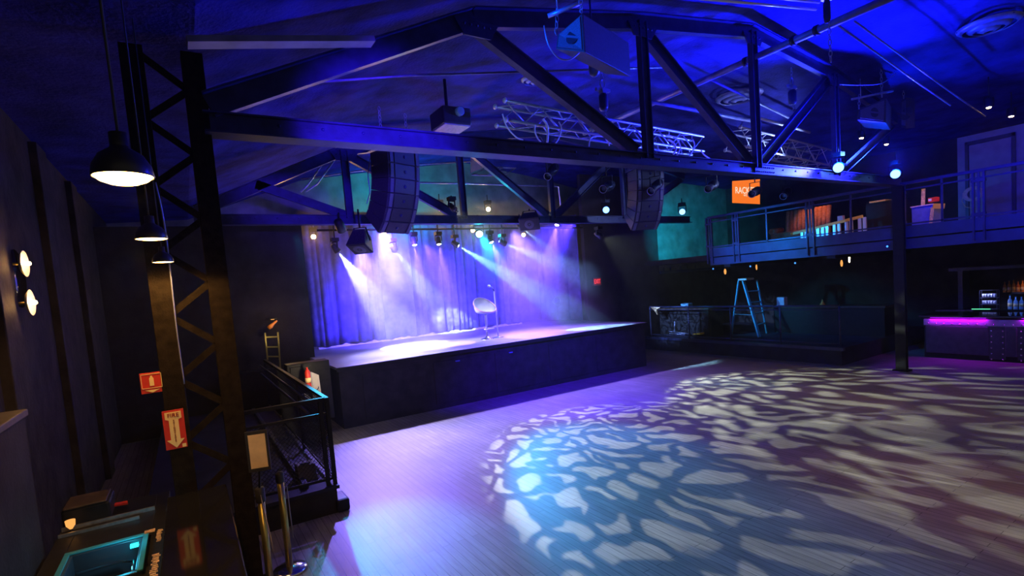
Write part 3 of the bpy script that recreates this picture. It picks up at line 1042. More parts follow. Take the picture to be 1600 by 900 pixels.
mx, my = 6.87, 11.76
t = thing('microphone_stand', 'thin chrome microphone stand with round base on the stage', 'microphone stand', (mx, my, ST))
MB().lathe([(0, 0), (0.14, 0), (0.14, 0.012), (0.03, 0.03), (0, 0.03)], (mx, my, ST), (0, 0, 1), 30).build('base', 'chrome', t)
MB().tube((mx, my, ST + 0.02), (mx - 0.02, my, ST + 1.22), 0.017, 10).tube((mx, my, ST + 0.6), (mx, my, ST + 0.7), 0.02, 10).build('pole', 'bright_alu', t)
MB().tube((mx - 0.02, my, ST + 1.22), (mx - 0.07, my - 0.02, ST + 1.31), 0.013, 10).build('clip', 'black_plastic', t)
h = P(764, 447, 1, 11.72)
t = thing('microphone', 'microphone with bright round head clipped on the stand', 'microphone', (mx - 0.09, my, ST + 1.3))
MB().path([(mx - 0.03, my, ST + 1.25), (mx - 0.07, my - 0.02, ST + 1.31), h], [0.012, 0.017, 0.02], 10).build('body', 'alu', t)
MB().lathe([(0, -0.042), (0.031, -0.03), (0.042, 0), (0.031, 0.031), (0, 0.042)], h, (0, 0, 1), 16).build('head_grille', 'bright_alu', t)
for (x, y, ln) in ((2.95, 10.75, 0.5), (4.6, 10.62, 0.35), (8.6, 10.7, 0.7)):
    pass
t = thing('floor_bracket', 'small bright metal bracket at the left foot of the stage curtain', 'bracket', (2.95, 14.6, ST))
c0 = P(493, 545, 2, ST)
MB().box(c0 + Vector((0, 0, 0.03)), (0.10, 0.08, 0.06)).build('foot', 'bright_alu', t, bevel=0.005)
MB().box(c0 + Vector((0.03, 0, 0.14)), (0.025, 0.025, 0.22)).build('upright', 'bright_alu', t)
# wire wheel hung in the dark right of the curtain
t = thing('coiled_cable', 'pale coiled cable hung on the dark side drape at stage right', 'cable coil', P(872, 472, 1, 13.9))
c0 = P(871, 470, 1, 13.9)
b = MB()
for k in range(4):
    b.path([c0 + Vector((math.cos(a) * (0.13 + 0.012 * k), 0.02 * k, math.sin(a) * (0.16 - 0.02 * k))) for a in [2 * PI * i / 22 + k for i in range(22)]], 0.008, 5, closed=True)
b.build('coil', 'alu', t)

# ======================================================= lamps over the stage


def lamp_head(label, cat, c, to, r, lens, group=None, name='stage_light', body=0.26, hang=0.35, glow=0.7):
    """A moving-head style fixture: clamp and yoke above, a round head aimed at a target, its lens lit."""
    c = Vector(c)
    f = aim(c, to)
    t = thing(name, label, cat, c, group=group)
    MB().lathe([(0, -body), (r * 0.55, -body), (r * 0.8, -body * 0.8), (r * 0.95, -body * 0.35), (r * 1.05, -0.01), (r * 1.05, 0.0), (r * 0.9, 0.004), (r * 0.9, -0.02), (0, -0.02)], c, f, 22).build('head', 'black_plastic', t)
    MB().lathe([(0, 0.012), (r * glow * 0.5, 0.010), (r * glow, -0.004), (r * glow, -0.018), (0, -0.018)], c, f, 22).build('lens', lens, t)
    side_ = f.cross(Vector((0, 0, 1)))
    side_ = side_.normalized() if side_.length > 1e-3 else Vector((1, 0, 0))
    m_ = c - f * body * 0.45
    b = MB()
    top = m_ + Vector((0, 0, r * 1.5 + 0.03))
    for sg in (-1, 1):
        b.bar(m_ + side_ * sg * r * 1.12, top + side_ * sg * r * 1.12, 0.03, 0.02, tuple(side_))
    b.bar(top - side_ * r * 1.2, top + side_ * r * 1.2, 0.05, 0.03, (0, 0, 1))
    b.build('yoke', 'black_metal', t)
    b = MB().box(top + Vector((0, 0, 0.05)), (0.16, 0.16, 0.08)).tube(top + Vector((0, 0, 0.08)), top + Vector((0, 0, hang)), 0.014)
    b.build('clamp', 'black_metal', t)
    return t, f


def gobo_spot(name, loc, target, energy, color, angle, scale, soft, seed, thr=0.17, low=0.004, blend=0.22):
    """A pattern projector: the lamp's own light is broken into leaf-like patches by a cell pattern in its beam."""
    o = spot(name, loc, target, energy, color, angle, blend, soft)
    l = o.data
    l.use_nodes = True
    nt = l.node_tree
    em = nt.nodes['Emission']
    tc = nt.nodes.new('ShaderNodeTexCoord')
    sp = nt.nodes.new('ShaderNodeSeparateXYZ')
    nt.links.new(tc.outputs['Normal'], sp.inputs[0])
    dv = []
    for ax in ('X', 'Y'):
        d = nt.nodes.new('ShaderNodeMath')
        d.operation = 'DIVIDE'
        nt.links.new(sp.outputs[ax], d.inputs[0])
        nt.links.new(sp.outputs['Z'], d.inputs[1])
        dv.append(d)
    cb = nt.nodes.new('ShaderNodeCombineXYZ')
    nt.links.new(dv[0].outputs[0], cb.inputs['X'])
    nt.links.new(dv[1].outputs[0], cb.inputs['Y'])
    cb.inputs['Z'].default_value = seed
    n = nt.nodes.new('ShaderNodeTexNoise')
    n.inputs['Scale'].default_value = scale * 0.6
    n.inputs['Detail'].default_value = 2
    nt.links.new(cb.outputs[0], n.inputs['Vector'])
    mx_ = nt.nodes.new('ShaderNodeMix')
    mx_.data_type = 'RGBA'
    mx_.blend_type = 'LINEAR_LIGHT'
    mx_.inputs[0].default_value = 0.10
    nt.links.new(cb.outputs[0], mx_.inputs[6])
    nt.links.new(n.outputs['Color'], mx_.inputs[7])
    vo = nt.nodes.new('ShaderNodeTexVoronoi')
    vo.voronoi_dimensions = '2D'
    vo.feature = 'DISTANCE_TO_EDGE'
    vo.inputs['Scale'].default_value = scale
    nt.links.new(mx_.outputs[2], vo.inputs['Vector'])
    mr = nt.nodes.new('ShaderNodeMapRange')
    mr.interpolation_type = 'SMOOTHSTEP'
    mr.inputs['From Min'].default_value = thr
    mr.inputs['From Max'].default_value = thr + 0.06
    mr.inputs['To Min'].default_value = low
    mr.inputs['To Max'].default_value = 1.0
    nt.links.new(vo.outputs['Distance'], mr.inputs['Value'])
    nt.links.new(mr.outputs[0], em.inputs['Strength'])
    return o


BY = 12.2
tag(MB().tube((2.7, BY + 0.12, 4.15), (10.45, BY + 0.12, 4.15), 0.024).build('lighting_pipe', 'black_metal'), 'black pipe above the stage carrying the beam lights', 'pipe')
movers = [
    # pixel, target, power, colour, angle, lens, label
    ((528, 393), P(640, 540, 2, ST), 8500, (0.50, 0.52, 1.0), 30, 'e_white', 'beam light at the left end of the stage row, brightest and widest'),
    ((617, 391), P(715, 517, 2, ST), 7500, (0.42, 0.58, 1.0), 16, 'e_white', 'beam light with a narrow beam, second from the left in the stage row'),
    ((648, 383), P(663, 470, 1, 11.9), 3200, (0.24, 0.12, 1.0), 26, 'e_lilac', 'lilac beam light pointing straight down, just right of the curved speaker'),
    ((686, 382), P(700, 470, 1, 11.9), 3200, (0.24, 0.12, 1.0), 26, 'e_lilac', 'lilac beam light pointing down in the middle of the stage row'),
    ((716, 384), P(930, 512, 2, ST), 9000, (0.28, 0.68, 1.0), 16, 'e_white', 'beam light throwing a pale teal streak to the right above the stool'),
    ((768, 379), P(795, 440, 1, 11.8), 3200, (0.22, 0.10, 1.0), 34, 'e_lilac', 'lilac beam light right of the cyan lamp'),
    ((790, 381), P(960, 449, 1, 12.0), 5200, (0.24, 0.42, 1.0), 22, 'e_white', 'beam light throwing the longest streak towards the exit sign'),
    ((816, 357), P(872, 400, 1, 11.2), 1500, (0.4, 0.8, 1.0), 15, 'e_white', 'short pale beam light under the small round-cone speaker'),
    ((870, 352), P(852, 440, 1, 11.9), 4500, (0.14, 0.06, 1.0), 34, 'e_lilac', 'lilac beam light at the right end of the stage row'),
]
for (px, to, pw, colr, ang, lens, lab) in movers:
    c0 = P(px[0], px[1], 1, BY)
    t, f = lamp_head(lab, 'stage light', c0, to, 0.075, lens, 'beam lights over the stage', body=0.2, hang=max(0.2, 4.15 - c0.z))
    if lens == 'e_white':
        gobo_spot('beam', c0 + f * 0.05, to, pw * 1.5, colr, ang, 26, 0.008, px[0], 0.10, 0.25, 0.9 if px[0] > 780 else 0.35)
    else:
        spot('beam', c0 + f * 0.05, to, pw, colr, ang, 0.35, 0.03)

t, f = lamp_head('cyan lamp glaring straight out over the stage, next to a warm one', 'stage light', P(749, 366, 1, 12.9), (3.6, 4.8, 0), 0.12, 'e_cyan', 'beam lights over the stage', hang=0.3)
spot('cyan_beam', P(749, 366, 1, 12.9) + f * 0.05, (4.75, 4.7, 0), 5600, (0.0, 0.42, 1.0), 24, 0.6, 0.06)
spot('cyan_glow', P(749, 366, 1, 12.9) + f * 0.04, EYE, 130, (0.0, 0.6, 0.8), 150, 0.4, 0.05)

for (px, y, lab) in (((490, 370), 14.3, 'warm lamp at the far left top of the stage curtain'), ((600, 364), 14.3, 'warm lamp glowing under the left curved speaker'),
                     ((739, 360), 14.3, 'warm lamp touching the cyan lamp glare'), ((818, 367), 14.3, 'warm lamp under the small round-cone speaker'),
                     ((688, 327), 12.6, 'warm lamp just above the far truss, left of the pair'), ((763, 327), 12.6, 'warm lamp just above the far truss, right of the pair')):
    c0 = P(px[0], px[1], 1, y)
    t, f = lamp_head(lab, 'stage light', c0, (2.5, 2.0, 2.4), 0.075, 'e_warm', 'warm lamps behind the far truss', name='warm_lamp', body=0.16, hang=0.25, glow=0.75)
    spot('warm_glow', c0 + f * 0.02, EYE, 70, (1.0, 0.5, 0.12), 130, 0.5, 0.04)

# blue led lamps on the two trusses
for (px, y, lab, to, pw) in (((947, 328), FY - 0.3, 'blue led lamp on the far truss, left of the right curved speaker', (6, 2, 1.0), 160),
                             ((1066, 331), FY - 0.3, 'blue led lamp on the far truss, right of the right curved speaker', (8, 2, 1.0), 90),
                             ((1310, 262), TY - 0.3, 'blue led lamp on the near truss, left of the pair by the gallery', (6, 1.0, 2.0), 2600),
                             ((1399, 272), TY - 0.3, 'blue led lamp on the near truss, right of the pair by the gallery', (6, 1.0, 2.0), 2600)):
    c0 = P(px[0], px[1], 1, y)
    t, f = lamp_head(lab, 'blue lamp', c0, (0.5, 0.3, 2.6), 0.10, 'e_blue', 'blue led lamps on the trusses', name='led_lamp', body=0.18, hang=0.22, glow=0.85)
    spot('blue_glow', c0 + f * 0.02, c0 + Vector((-0.05, -0.35, 0.95)), pw * 0.3, (0.0, 0.045, 1.0), 115, 0.5, 0.05)

# dark profile spots hanging under the near truss
for (u, v, y, tu, tv, lab) in ((1024, 292, 8.6, 985, 330, 'dark profile spot hung beside the right curved speaker'),
                               (1112, 291, 8.0, 1085, 312, 'dark profile spot hung left of the orange screen'),
                               (1180, 300, 8.0, 1150, 318, 'dark profile spot hung in front of the orange screen'),
                               (1228, 302, 8.0, 1205, 330, 'dark profile spot hung right of the orange screen'),
                               (862, 268, 9.6, 840, 295, 'dark profile spot in the truss left of its slanting member'),
                               (949, 292, 9.0, 925, 305, 'dark profile spot right of the far truss slanting member')):
    c0 = P(u, v, 1, y)
    to = P(tu, tv, 1, y - 0.4)
    f = aim(c0, to)
    t = thing('profile_spot', lab, 'spotlight', c0, group='dark profile spots under the trusses')
    MB().lathe([(0, -0.30), (0.09, -0.29), (0.11, -0.20), (0.11, -0.02), (0.08, 0.02), (0.075, 0.24), (0.095, 0.25), (0.095, 0.29), (0.07, 0.29), (0.07, 0.20), (0, 0.20)], c0, f, 18).build('barrel', 'black_metal', t)
    MB().lathe([(0, 0.215), (0.066, 0.205), (0.066, 0.20), (0, 0.20)], c0, f, 18).build('lens', 'glass_clear', t)
    s_ = f.cross(Vector((0, 0, 1))).normalized()
    b = MB()
    for sg in (-1, 1):
        b.bar(c0 + s_ * sg * 0.125, c0 + s_ * sg * 0.125 + Vector((0, 0, 0.24)), 0.03, 0.012, tuple(s_))
    b.bar(c0 - s_ * 0.13 + Vector((0, 0, 0.24)), c0 + s_ * 0.13 + Vector((0, 0, 0.24)), 0.03, 0.012, (0, 0, 1))
    b.tube(c0 + Vector((0, 0, 0.24)), c0 + Vector((0, 0, 0.52)), 0.014)
    b.build('yoke', 'black_metal', t)
    g_ = MB().box(c0 + f * 0.262, (0.005, 0.005, 0.005))
    MB().path([c0 + f * 0.285 + (s_ * math.cos(a) + s_.cross(f) * math.sin(a)) * 0.085 for a in [2 * PI * i / 20 for i in range(20)]], 0.008, 6, closed=True).build('gate_ring', 'alu', t)
    g_.bm.free()
t = thing('lighting_bar', 'black bar under the near truss carrying the dark spots', 'pipe', P(1110, 262, 1, 8.2))
MB().tube((8.2, 8.15, 4.95), (13.6, 8.15, 4.95), 0.025).build('tube', 'black_metal', t)
t = thing('par_can', 'small black par lamp hung at the left end of the far truss', 'spotlight', P(531, 357, 1, 10.6))
c0 = P(531, 352, 1, 10.6)
f = aim(c0, P(545, 385, 1, 10.9))
MB().lathe([(0, -0.14), (0.07, -0.12), (0.09, -0.04), (0.09, 0.14), (0.08, 0.14), (0.08, 0.02), (0, 0.02)], c0, f, 18).build('can', 'black_metal', t)
MB().tube(c0, c0 + Vector((0, 0, 0.25)), 0.014).build('yoke', 'black_metal', t)
MB().lathe([(0, 0.05), (0.075, 0.035), (0.075, 0.02), (0, 0.02)], c0, f, 18).build('lens', 'glass_clear', t)


GOBO = [
    ((5.3, 10.5, 4.32), (6.0, 5.0, 0), 2300, (0.92, 1.0, 0.9), 53, 15.0, 0.02, 1.3),
    ((9.6, 10.5, 3.65), (10.3, 4.0, 0), 3300, (0.88, 1.0, 0.80), 61, 12.0, 0.06, 4.7, 0.19),
]
for k, a in enumerate(GOBO):
    gobo_spot('pattern_projector_light', *a)
    c0 = Vector(a[0])
    lamp_head(('pattern projector under the far truss, left of centre', 'pattern projector under the far truss, right of centre')[k], 'stage light', c0 - aim(c0, a[1]) * 0.05, a[1], 0.07, 'black_plastic', None, name='pattern_projector', hang=0.12)

# ==================================================== pendants and wall lamps
S = 0.45
for k, (u, v, Y0) in enumerate(((193, 277, 4.0), (237, 374, 7.34), (255, 410, 10.8))):
    c0 = P(u, v, 1, Y0 * S)
    r = 0.160 * S
    t = thing('pendant_lamp', ('dark dome pendant lamp glowing orange, largest and nearest', 'dark dome pendant lamp glowing orange, middle of the row of three', 'dark dome pendant lamp glowing orange, smallest, just above the column lattice')[k],
              'pendant lamp', c0, group='pendant lamps over the bar')
    MB().lathe([(r, 0.0), (r * 1.02, 0.003), (r * 0.96, 0.03), (r * 0.72, 0.06), (r * 0.35, 0.078), (0.022, 0.085), (0.022, 0.12), (0, 0.125)], c0, (0, 0, 1), 36).build('shade', 'pendant', t, solid=0.002)
    MB().lathe([(0, (-0.022, -0.004, 0.0)[k]), (r * 0.5, (-0.017, -0.003, 0.0)[k]), (r * 0.8, (-0.008, 0, 0.002)[k]), (r * 0.96, 0.003), (r * 0.96, 0.009), (0, 0.009)], c0, (0, 0, 1), 36).build('diffuser', 'e_pendant', t)
    MB().tube(c0 + Vector((0, 0, 0.12)), (c0.x, c0.y, 4.8), 0.004, 6).build('cord', 'cable_black', t)
    spot('pendant_light', c0 + Vector((0, 0, -0.01)), c0 + Vector((0, 0, -1)), 50, (1.0, 0.5, 0.14), 168, 0.3, 0.07)

t = thing('mirror', 'dark round-bottomed mirror on the left wall beside the sconces', 'mirror', (-1.33, 6.6, 3.0))
c0 = Vector((-1.335, 6.75, 3.02))
MB().lathe([(0, 0), (0.26, 0), (0.28, 0.01), (0.28, 0.02), (0, 0.02)], c0, (1, 0, 0), 36).build('glass', 'bar_top', t)
for k, (u, v) in enumerate(((35, 412), (45, 473))):
    c0 = P(u, v, 0, -1.22)
    t = thing('wall_sconce', ('round reflector wall sconce with bare bulb, upper of two', 'round reflector wall sconce with bare bulb, lower of two')[k], 'wall lamp', c0, group='sconces on the left wall')
    MB().lathe([(0.02, 0.0), (0.09, 0.004), (0.118, 0.02), (0.122, 0.018), (0.09, -0.006), (0, -0.01)], c0, (1, -0.06, 0.0), 32).build('reflector', 'sconce', t)
    point('sconce_glow', c0 + Vector((0.075, 0, 0)), 5, (1.0, 0.5, 0.14), 0.02)
    MB().lathe([(0, 0.062), (0.014, 0.058), (0.022, 0.04), (0.014, 0.015), (0.010, 0.0), (0, 0)], c0, (1, 0, 0), 18).build('bulb', 'e_sconce', t)
    MB().tube(c0, (-1.34, c0.y, c0.z), 0.012).lathe([(0, 0), (0.05, 0), (0.05, 0.015), (0, 0.02)], (-1.35, c0.y, c0.z), (1, 0, 0), 18).build('arm', 'brass', t)

# booth back along the left wall
t = thing('booth_partition', 'dark booth partition with pale ledge low on the left wall', 'partition', (-1.1, 5, 0))
MB().span((-1.2, 4.0, 0.0), (-1.05, 5.0, 1.93)).build('panel', 'black_wall', t, bevel=0.01)
MB().span((-1.22, 3.98, 1.93), (-1.03, 5.02, 1.98)).build('ledge', 'wood_dark', t, bevel=0.008)

# ======================================================= left foreground: bar
t = thing('bar_counter', 'glossy black bar counter filling the lower left corner', 'bar counter', (-0.2, 3.4, 0))
MB().span((-0.28, 1.2, 1.06), (0.14, 5.02, 1.10)).build('counter_top', 'bar_top', t, bevel=0.008)
MB().span((-0.02, 1.25, 0), (0.10, 5.0, 1.055)).build('front_panel', 'black_metal', t)
MB().span((-0.26, 1.25, 0.86), (-0.20, 5.0, 1.055)).build('inner_rail', 'black_metal', t)
t = thing('back_work_counter', 'dark steel work counter behind the bar', 'counter', (-0.75, 4, 0))
b = MB().span((-1.03, 1.2, 0.84), (-0.92, 5.9, 0.90)).span((-0.40, 1.2, 0.84), (-0.30, 5.9, 0.90)).span((-0.92, 4.84, 0.84), (-0.40, 5.9, 0.90)).span((-0.92, 1.2, 0.84), (-0.40, 4.14, 0.90))
b.build('worktop', 'black_metal', t, bevel=0.004)
MB().span((-1.02, 1.3, 0), (-0.33, 5.85, 0.60)).build('base_cabinet', 'black_metal', t)
b = MB()
b.span((-1.02, 5.42, 0.90), (-0.40, 5.44, 0.93))
b.span((-1.02, 5.28, 0.90), (-0.50, 5.295, 0.925))
b.build('edge_strip', 'steel_sink', t)
b = MB()
t = thing('ice_well', 'open ice well lit teal inside, behind the bar', 'ice well', (-0.66, 4.49, 0.62))
b.span((-0.90, 4.78, 0.62), (-0.42, 4.82, 0.915)).span((-0.90, 4.16, 0.62), (-0.42, 4.20, 0.915)).span((-0.90, 4.20, 0.62), (-0.86, 4.78, 0.915)).span((-0.46, 4.20, 0.62), (-0.42, 4.78, 0.915)).span((-0.86, 4.20, 0.61), (-0.46, 4.78, 0.63))
b.build('liner', 'dark_liner', t, bevel=0.006)
MB().span((-0.91, 4.785, 0.917), (-0.41, 4.83, 0.93)).span((-0.91, 4.15, 0.917), (-0.875, 4.785, 0.93)).span((-0.445, 4.15, 0.917), (-0.41, 4.785, 0.93)).build('rim', 'teal_lit_rim', t, bevel=0.004)
MB().path([(-0.85, 4.72, 0.80), (-0.60, 4.73, 0.80), (-0.50, 4.62, 0.82), (-0.50, 4.30, 0.82)], 0.012, 8).build('divider_tube', 'chrome', t)
MB().box((-0.50, 4.74, 0.885), (0.05, 0.04, 0.02)).build('lamp_strip', 'e_teal', t)
MB().span((-0.80, 4.25, 0.66), (-0.55, 4.50, 0.69)).build('tray', 'tan', t, bevel=0.01)
point('ice_well_glow', (-0.56, 4.62, 1.02), 2.2, (0.03, 0.6, 0.9), 0.04)
for k, (u, v, w, h_, lab) in enumerate(((234, 830, 0.06, 0.045, 'tan piece standing for a reflection in the bar, nearest the counter edge'), (249, 836, 0.035, 0.12, 'tan strip standing for reflected lettering in the bar, upper of two'),
                                        (242, 884, 0.045, 0.20, 'tan strip standing for reflected lettering in the bar, lower of two'))):
    c0 = P(u, v, 2, 1.104)
    b = MB()
    if k == 0:
        b.box(c0, (w, h_ * 1.2, 0.004))
    else:
        n_ = 7 + 3 * k
        for i in range(n_):
            b.box(c0 + Vector((random.uniform(-w * 0.15, w * 0.15), (i / (n_ - 1) - 0.5) * h_ * 1.7, 0)), (w * random.uniform(0.6, 1.0), h_ * 1.5 / n_ * 0.75, 0.004))
    tag(b.build('sign_reflection', 'tan'), lab, 'label')  # reflected signage is laid on the bar as tan pieces
c0 = P(112, 832, 2, 0.905)
t = thing('amber_glow', 'little amber glowing shape behind the bar', 'lamp', c0)  # small glowing amber shape
MB().lathe([(0, 0), (0.03, 0), (0.03, 0.008), (0.01, 0.012), (0.01, 0.03), (0, 0.03)], c0, (0, 0, 1), 16).build('base', 'black_metal', t)
MB().lathe([(0.010, 0.03), (0.030, 0.06), (0.034, 0.10), (0, 0.105)], c0, (0, 0, 1), 16).build('shade', 'e_tiny_amber', t)
b = MB().prism([P(163, 792, 2, 0.95), P(200, 786, 2, 0.95), P(199, 782, 2, 0.95), P(163, 789, 2, 0.95)], (0, 0, -0.012))
tag(b.build('red_strip', 'red'), 'red strip lying on the dark counter behind the ice well', 'strip')
t = thing('beer_tap_tower', 'low black box standing on the work counter behind the ice well', 'box', P(125, 815, 2, 0.9))
MB().span((-1.02, 5.46, 0.902), (-0.70, 5.80, 1.06)).build('body', 'black_metal', t, bevel=0.02)
MB().span((-1.0, 5.44, 1.06), (-0.72, 5.78, 1.075)).build('lid', 'wood_dark', t, bevel=0.006)

# ---------------------------------------------------------- signs on the column
t = thing('fire_sign', 'red arrow sign reading FIRE EXTINGUISHER on the lattice column', 'sign', (-0.15, 5.17, 1.6))
o_ = P(273, 671, 1, 5.165)
X_, Z_ = Vector((1, 0, 0)), Vector((0, 0, 1))
MB().box(o_ + Vector((0, 0.006, 0)), (0.152, 0.008, 0.33)).build('plate', 'red', t, bevel=0.002)


def flat(b, pts, org, th=0.003):
    b.prism([Vector(org) + Vector((x, 0, z)) for x, z in pts], (0, -th, 0))


b = MB()
flat(b, [(-0.058, 0.15), (0.058, 0.15), (0.058, 0.092), (0.034, 0.082), (0.034, -0.085), (0.062, -0.085), (0.0, -0.155), (-0.062, -0.085), (-0.034, -0.085), (-0.034, 0.082), (-0.058, 0.092)], o_)
flat(b, [(0.040, -0.130), (0.068, -0.130), (0.068, -0.158), (0.040, -0.158)], o_)
b.build('arrow', 'cream', t)
b = MB().text('FIRE', o_ + Vector((0, -0.005, 0.120)), X_, Z_, 0.046)
b.build('lettering', 'dark_red', t)
b = MB()
for i, ch in enumerate('EXTINGUISHER'):
    b.text(ch, o_ + Vector((0, -0.005, 0.076 - i * 0.0158)), X_, Z_, 0.019)
b.build('lettering', 'dark_red', t)

t = thing('extinguisher_sign', 'small red projecting sign with extinguisher symbol left of the column', 'sign', (-0.29, 5.2, 2.02))
o_ = P(237, 598, 1, 5.18)
MB().box(o_ + Vector((0, 0.006, 0)), (0.155, 0.008, 0.17)).build('plate', 'red', t, bevel=0.002)
MB().hull8([o_ + Vector((0.078, 0.002, -0.085)), o_ + Vector((0.095, 0.05, -0.085)), o_ + Vector((0.095, 0.06, -0.085)), o_ + Vector((0.078, 0.012, -0.085)),
            o_ + Vector((0.078, 0.002, 0.085)), o_ + Vector((0.095, 0.05, 0.085)), o_ + Vector((0.095, 0.06, 0.085)), o_ + Vector((0.078, 0.012, 0.085))]).build('side_plate', 'red', t)
b = MB()
for (x0, z0, x1, z1) in ((-0.07, 0.07, 0.07, 0.075), (-0.07, -0.045, 0.07, -0.04), (-0.07, -0.045, -0.066, 0.075), (0.066, -0.045, 0.07, 0.075)):
    flat(b, [(x0, z0), (x1, z0), (x1, z1), (x0, z1)], o_)
b.build('border', 'cream', t)
b = MB()
flat(b, [(-0.014, -0.025), (0.016, -0.025), (0.016, 0.038), (0.008, 0.048), (0.008, 0.058), (-0.006, 0.058), (-0.006, 0.048), (-0.014, 0.038)], o_)
flat(b, [(-0.05, -0.058), (0.05, -0.058), (0.0, -0.08)], o_)
b.build('symbol', 'cream', t)

# -------------------------------------------------------- stanchions and sign
bx, by = 0.60, 5.39
t = thing('stanchion', 'brass crowd-control stanchion with round base left of the ramp', 'stanchion', (bx, by, 0))
MB().lathe([(0, 0), (0.165, 0), (0.168, 0.012), (0.14, 0.03), (0.05, 0.045), (0, 0.05)], (bx, by, 0), (0, 0, 1), 32).build('base', 'chrome', t)
MB().tube((bx, by, 0.03), (bx, by, 0.90), 0.032, 20).build('post', 'brass', t)
MB().lathe([(0.036, 0.88), (0.040, 0.89), (0.040, 0.965), (0.030, 0.98), (0, 0.98)], (bx, by, 0), (0, 0, 1), 20).build('belt_head', 'black_plastic', t)
MB().tube((bx + 0.06, by + 0.02, 0.30), (bx + 0.055, by + 0.02, 0.82), 0.006, 8).build('belt_edge', 'belt', t)
sx_, sy_ = 0.385, 4.98
t = thing('sign_stanchion', 'brass stanchion behind the column carrying the framed sign', 'stanchion', (sx_, sy_, 0))
MB().lathe([(0, 0), (0.165, 0), (0.168, 0.012), (0.14, 0.03), (0.05, 0.045), (0, 0.05)], (sx_, sy_, 0), (0, 0, 1), 32).build('base', 'chrome', t)
MB().tube((sx_, sy_, 0.03), (sx_, sy_, 0.90), 0.030, 20).build('post', 'brass', t)
MB().lathe([(0.036, 0.88), (0.040, 0.89), (0.040, 1.0), (0.03, 1.01), (0, 1.01)], (sx_, sy_, 0), (0, 0, 1), 20).build('belt_head', 'black_plastic', t)
e = P(448, 902, 1, 4.3)
b = MB().bar((sx_ + 0.0, sy_ - 0.04, 0.93), (0.34, 3.9, 0.93), 0.004, 0.05, (0, 0, 1))
tag(b.build('retractable_belt', 'belt'), 'stretched belt running from the sign stanchion towards the camera', 'belt')
t = thing('framed_sign', 'black framed beige card sign standing on the stanchion by the column', 'sign', (sx_, sy_, 1.02))
oc = P(403, 705, 1, 4.90)
RY = Vector((0.97, -0.25, 0)).normalized()
b = MB()
nrm = RY.cross(Vector((0, 0, 1)))
for (x0, z0, x1, z1) in ((-0.088, -0.175, 0.088, -0.145), (-0.088, 0.145, 0.088, 0.175), (-0.088, -0.145, -0.066, 0.145), (0.066, -0.145, 0.088, 0.145)):
    b.prism([oc + RY * x0 + Z_ * z0, oc + RY * x1 + Z_ * z0, oc + RY * x1 + Z_ * z1, oc + RY * x0 + Z_ * z1], nrm * -0.02)
b.build('frame', 'black_plastic', t)
b = MB().prism([oc + RY * x + Z_ * z for x, z in ((-0.068, -0.147), (0.068, -0.147), (0.068, 0.147), (-0.068, 0.147))], nrm * -0.008)
cd = b.build('card', 'beige', t)
MB().tube((sx_, sy_, 1.0), oc + Vector((0, 0.03, -0.17)), 0.01, 8).build('stem', 'black_metal', t)

# ------------------------------------------------------------- ramp and railing
t = thing('ramp_platform', 'black ramp landing beside the dance floor, behind the brass stanchion', 'ramp', (1.0, 6.5, 0))
MB().span((-0.6, 6.45, 0), (1.33, 12.9, 0.30)).build('base', 'black_wall', t)
MB().span((-0.62, 6.42, 0.30), (1.36, 12.9, 0.34)).build('deck', 'platform', t)
MB().span((1.30, 6.40, 0.0), (1.46, 6.75, 0.16)).build('corner_block', 'black_metal', t, bevel=0.03)
MB().span((0.98, 6.6, 0.34), (1.04, 12.3, 0.40)).build('curb_strip', 'rail', t)
t = thing('ramp_railing', 'black steel railing with mesh panels around the ramp landing', 'railing', (1.3, 6.5, 0.34))
b = MB()
zt = 1.40
b.bar((0.30, 6.5, zt), (1.32, 6.5, zt), 0.05, 0.04)
b.build('top_rail', 'black_metal', t)
MB().bar((1.32, 6.45, zt), (1.32, 12.2, zt), 0.05, 0.04).build('top_rail', 'black_metal', t)
MB().tube((1.22, 7.2, 1.30), (1.22, 12.2, 1.30), 0.02).build('hand_rail', 'rail', t)
MB().tube((1.22, 7.2, 1.12), (1.22, 12.2, 1.12), 0.02).build('hand_rail', 'rail', t)
MB().bar((0.30, 6.5, 1.22), (1.32, 6.5, 1.22), 0.03, 0.03).build('mid_rail', 'black_metal', t)
MB().bar((0.30, 6.5, 0.42), (1.32, 6.5, 0.42), 0.03, 0.03).build('bottom_rail', 'black_metal', t)
MB().bar((1.32, 6.5, 0.42), (1.32, 12.2, 0.42), 0.03, 0.03).build('bottom_rail', 'black_metal', t)
for (x, y) in ((0.32, 6.5), (1.25, 6.5), (1.33, 6.5), (1.32, 8.4), (1.32, 10.3), (1.32, 12.2)):
    MB().span((x - 0.022, y - 0.022, 0.342), (x + 0.022, y + 0.022, zt)).build('post', 'black_metal', t)


def mesh_panel(b, p, r, u, w, h, cell=0.05):
    """Diamond expanded-metal mesh."""
    p, r, u = Vector(p), Vector(r), Vector(u)
    n_ = int((w + h) / cell)
    for i in range(n_):
        s_ = (i + 0.5) * cell
        for sg in (0, 1):
            x0, y0 = (s_, 0) if s_ <= w else (w, s_ - w)
            x1, y1 = (0, s_) if s_ <= h else (s_ - h, h)
            if sg:
                x0, x1 = w - x0, w - x1
            b.bar(p + r * x0 + u * y0, p + r * x1 + u * y1, 0.004, 0.006, tuple(r.cross(u)))
    return b


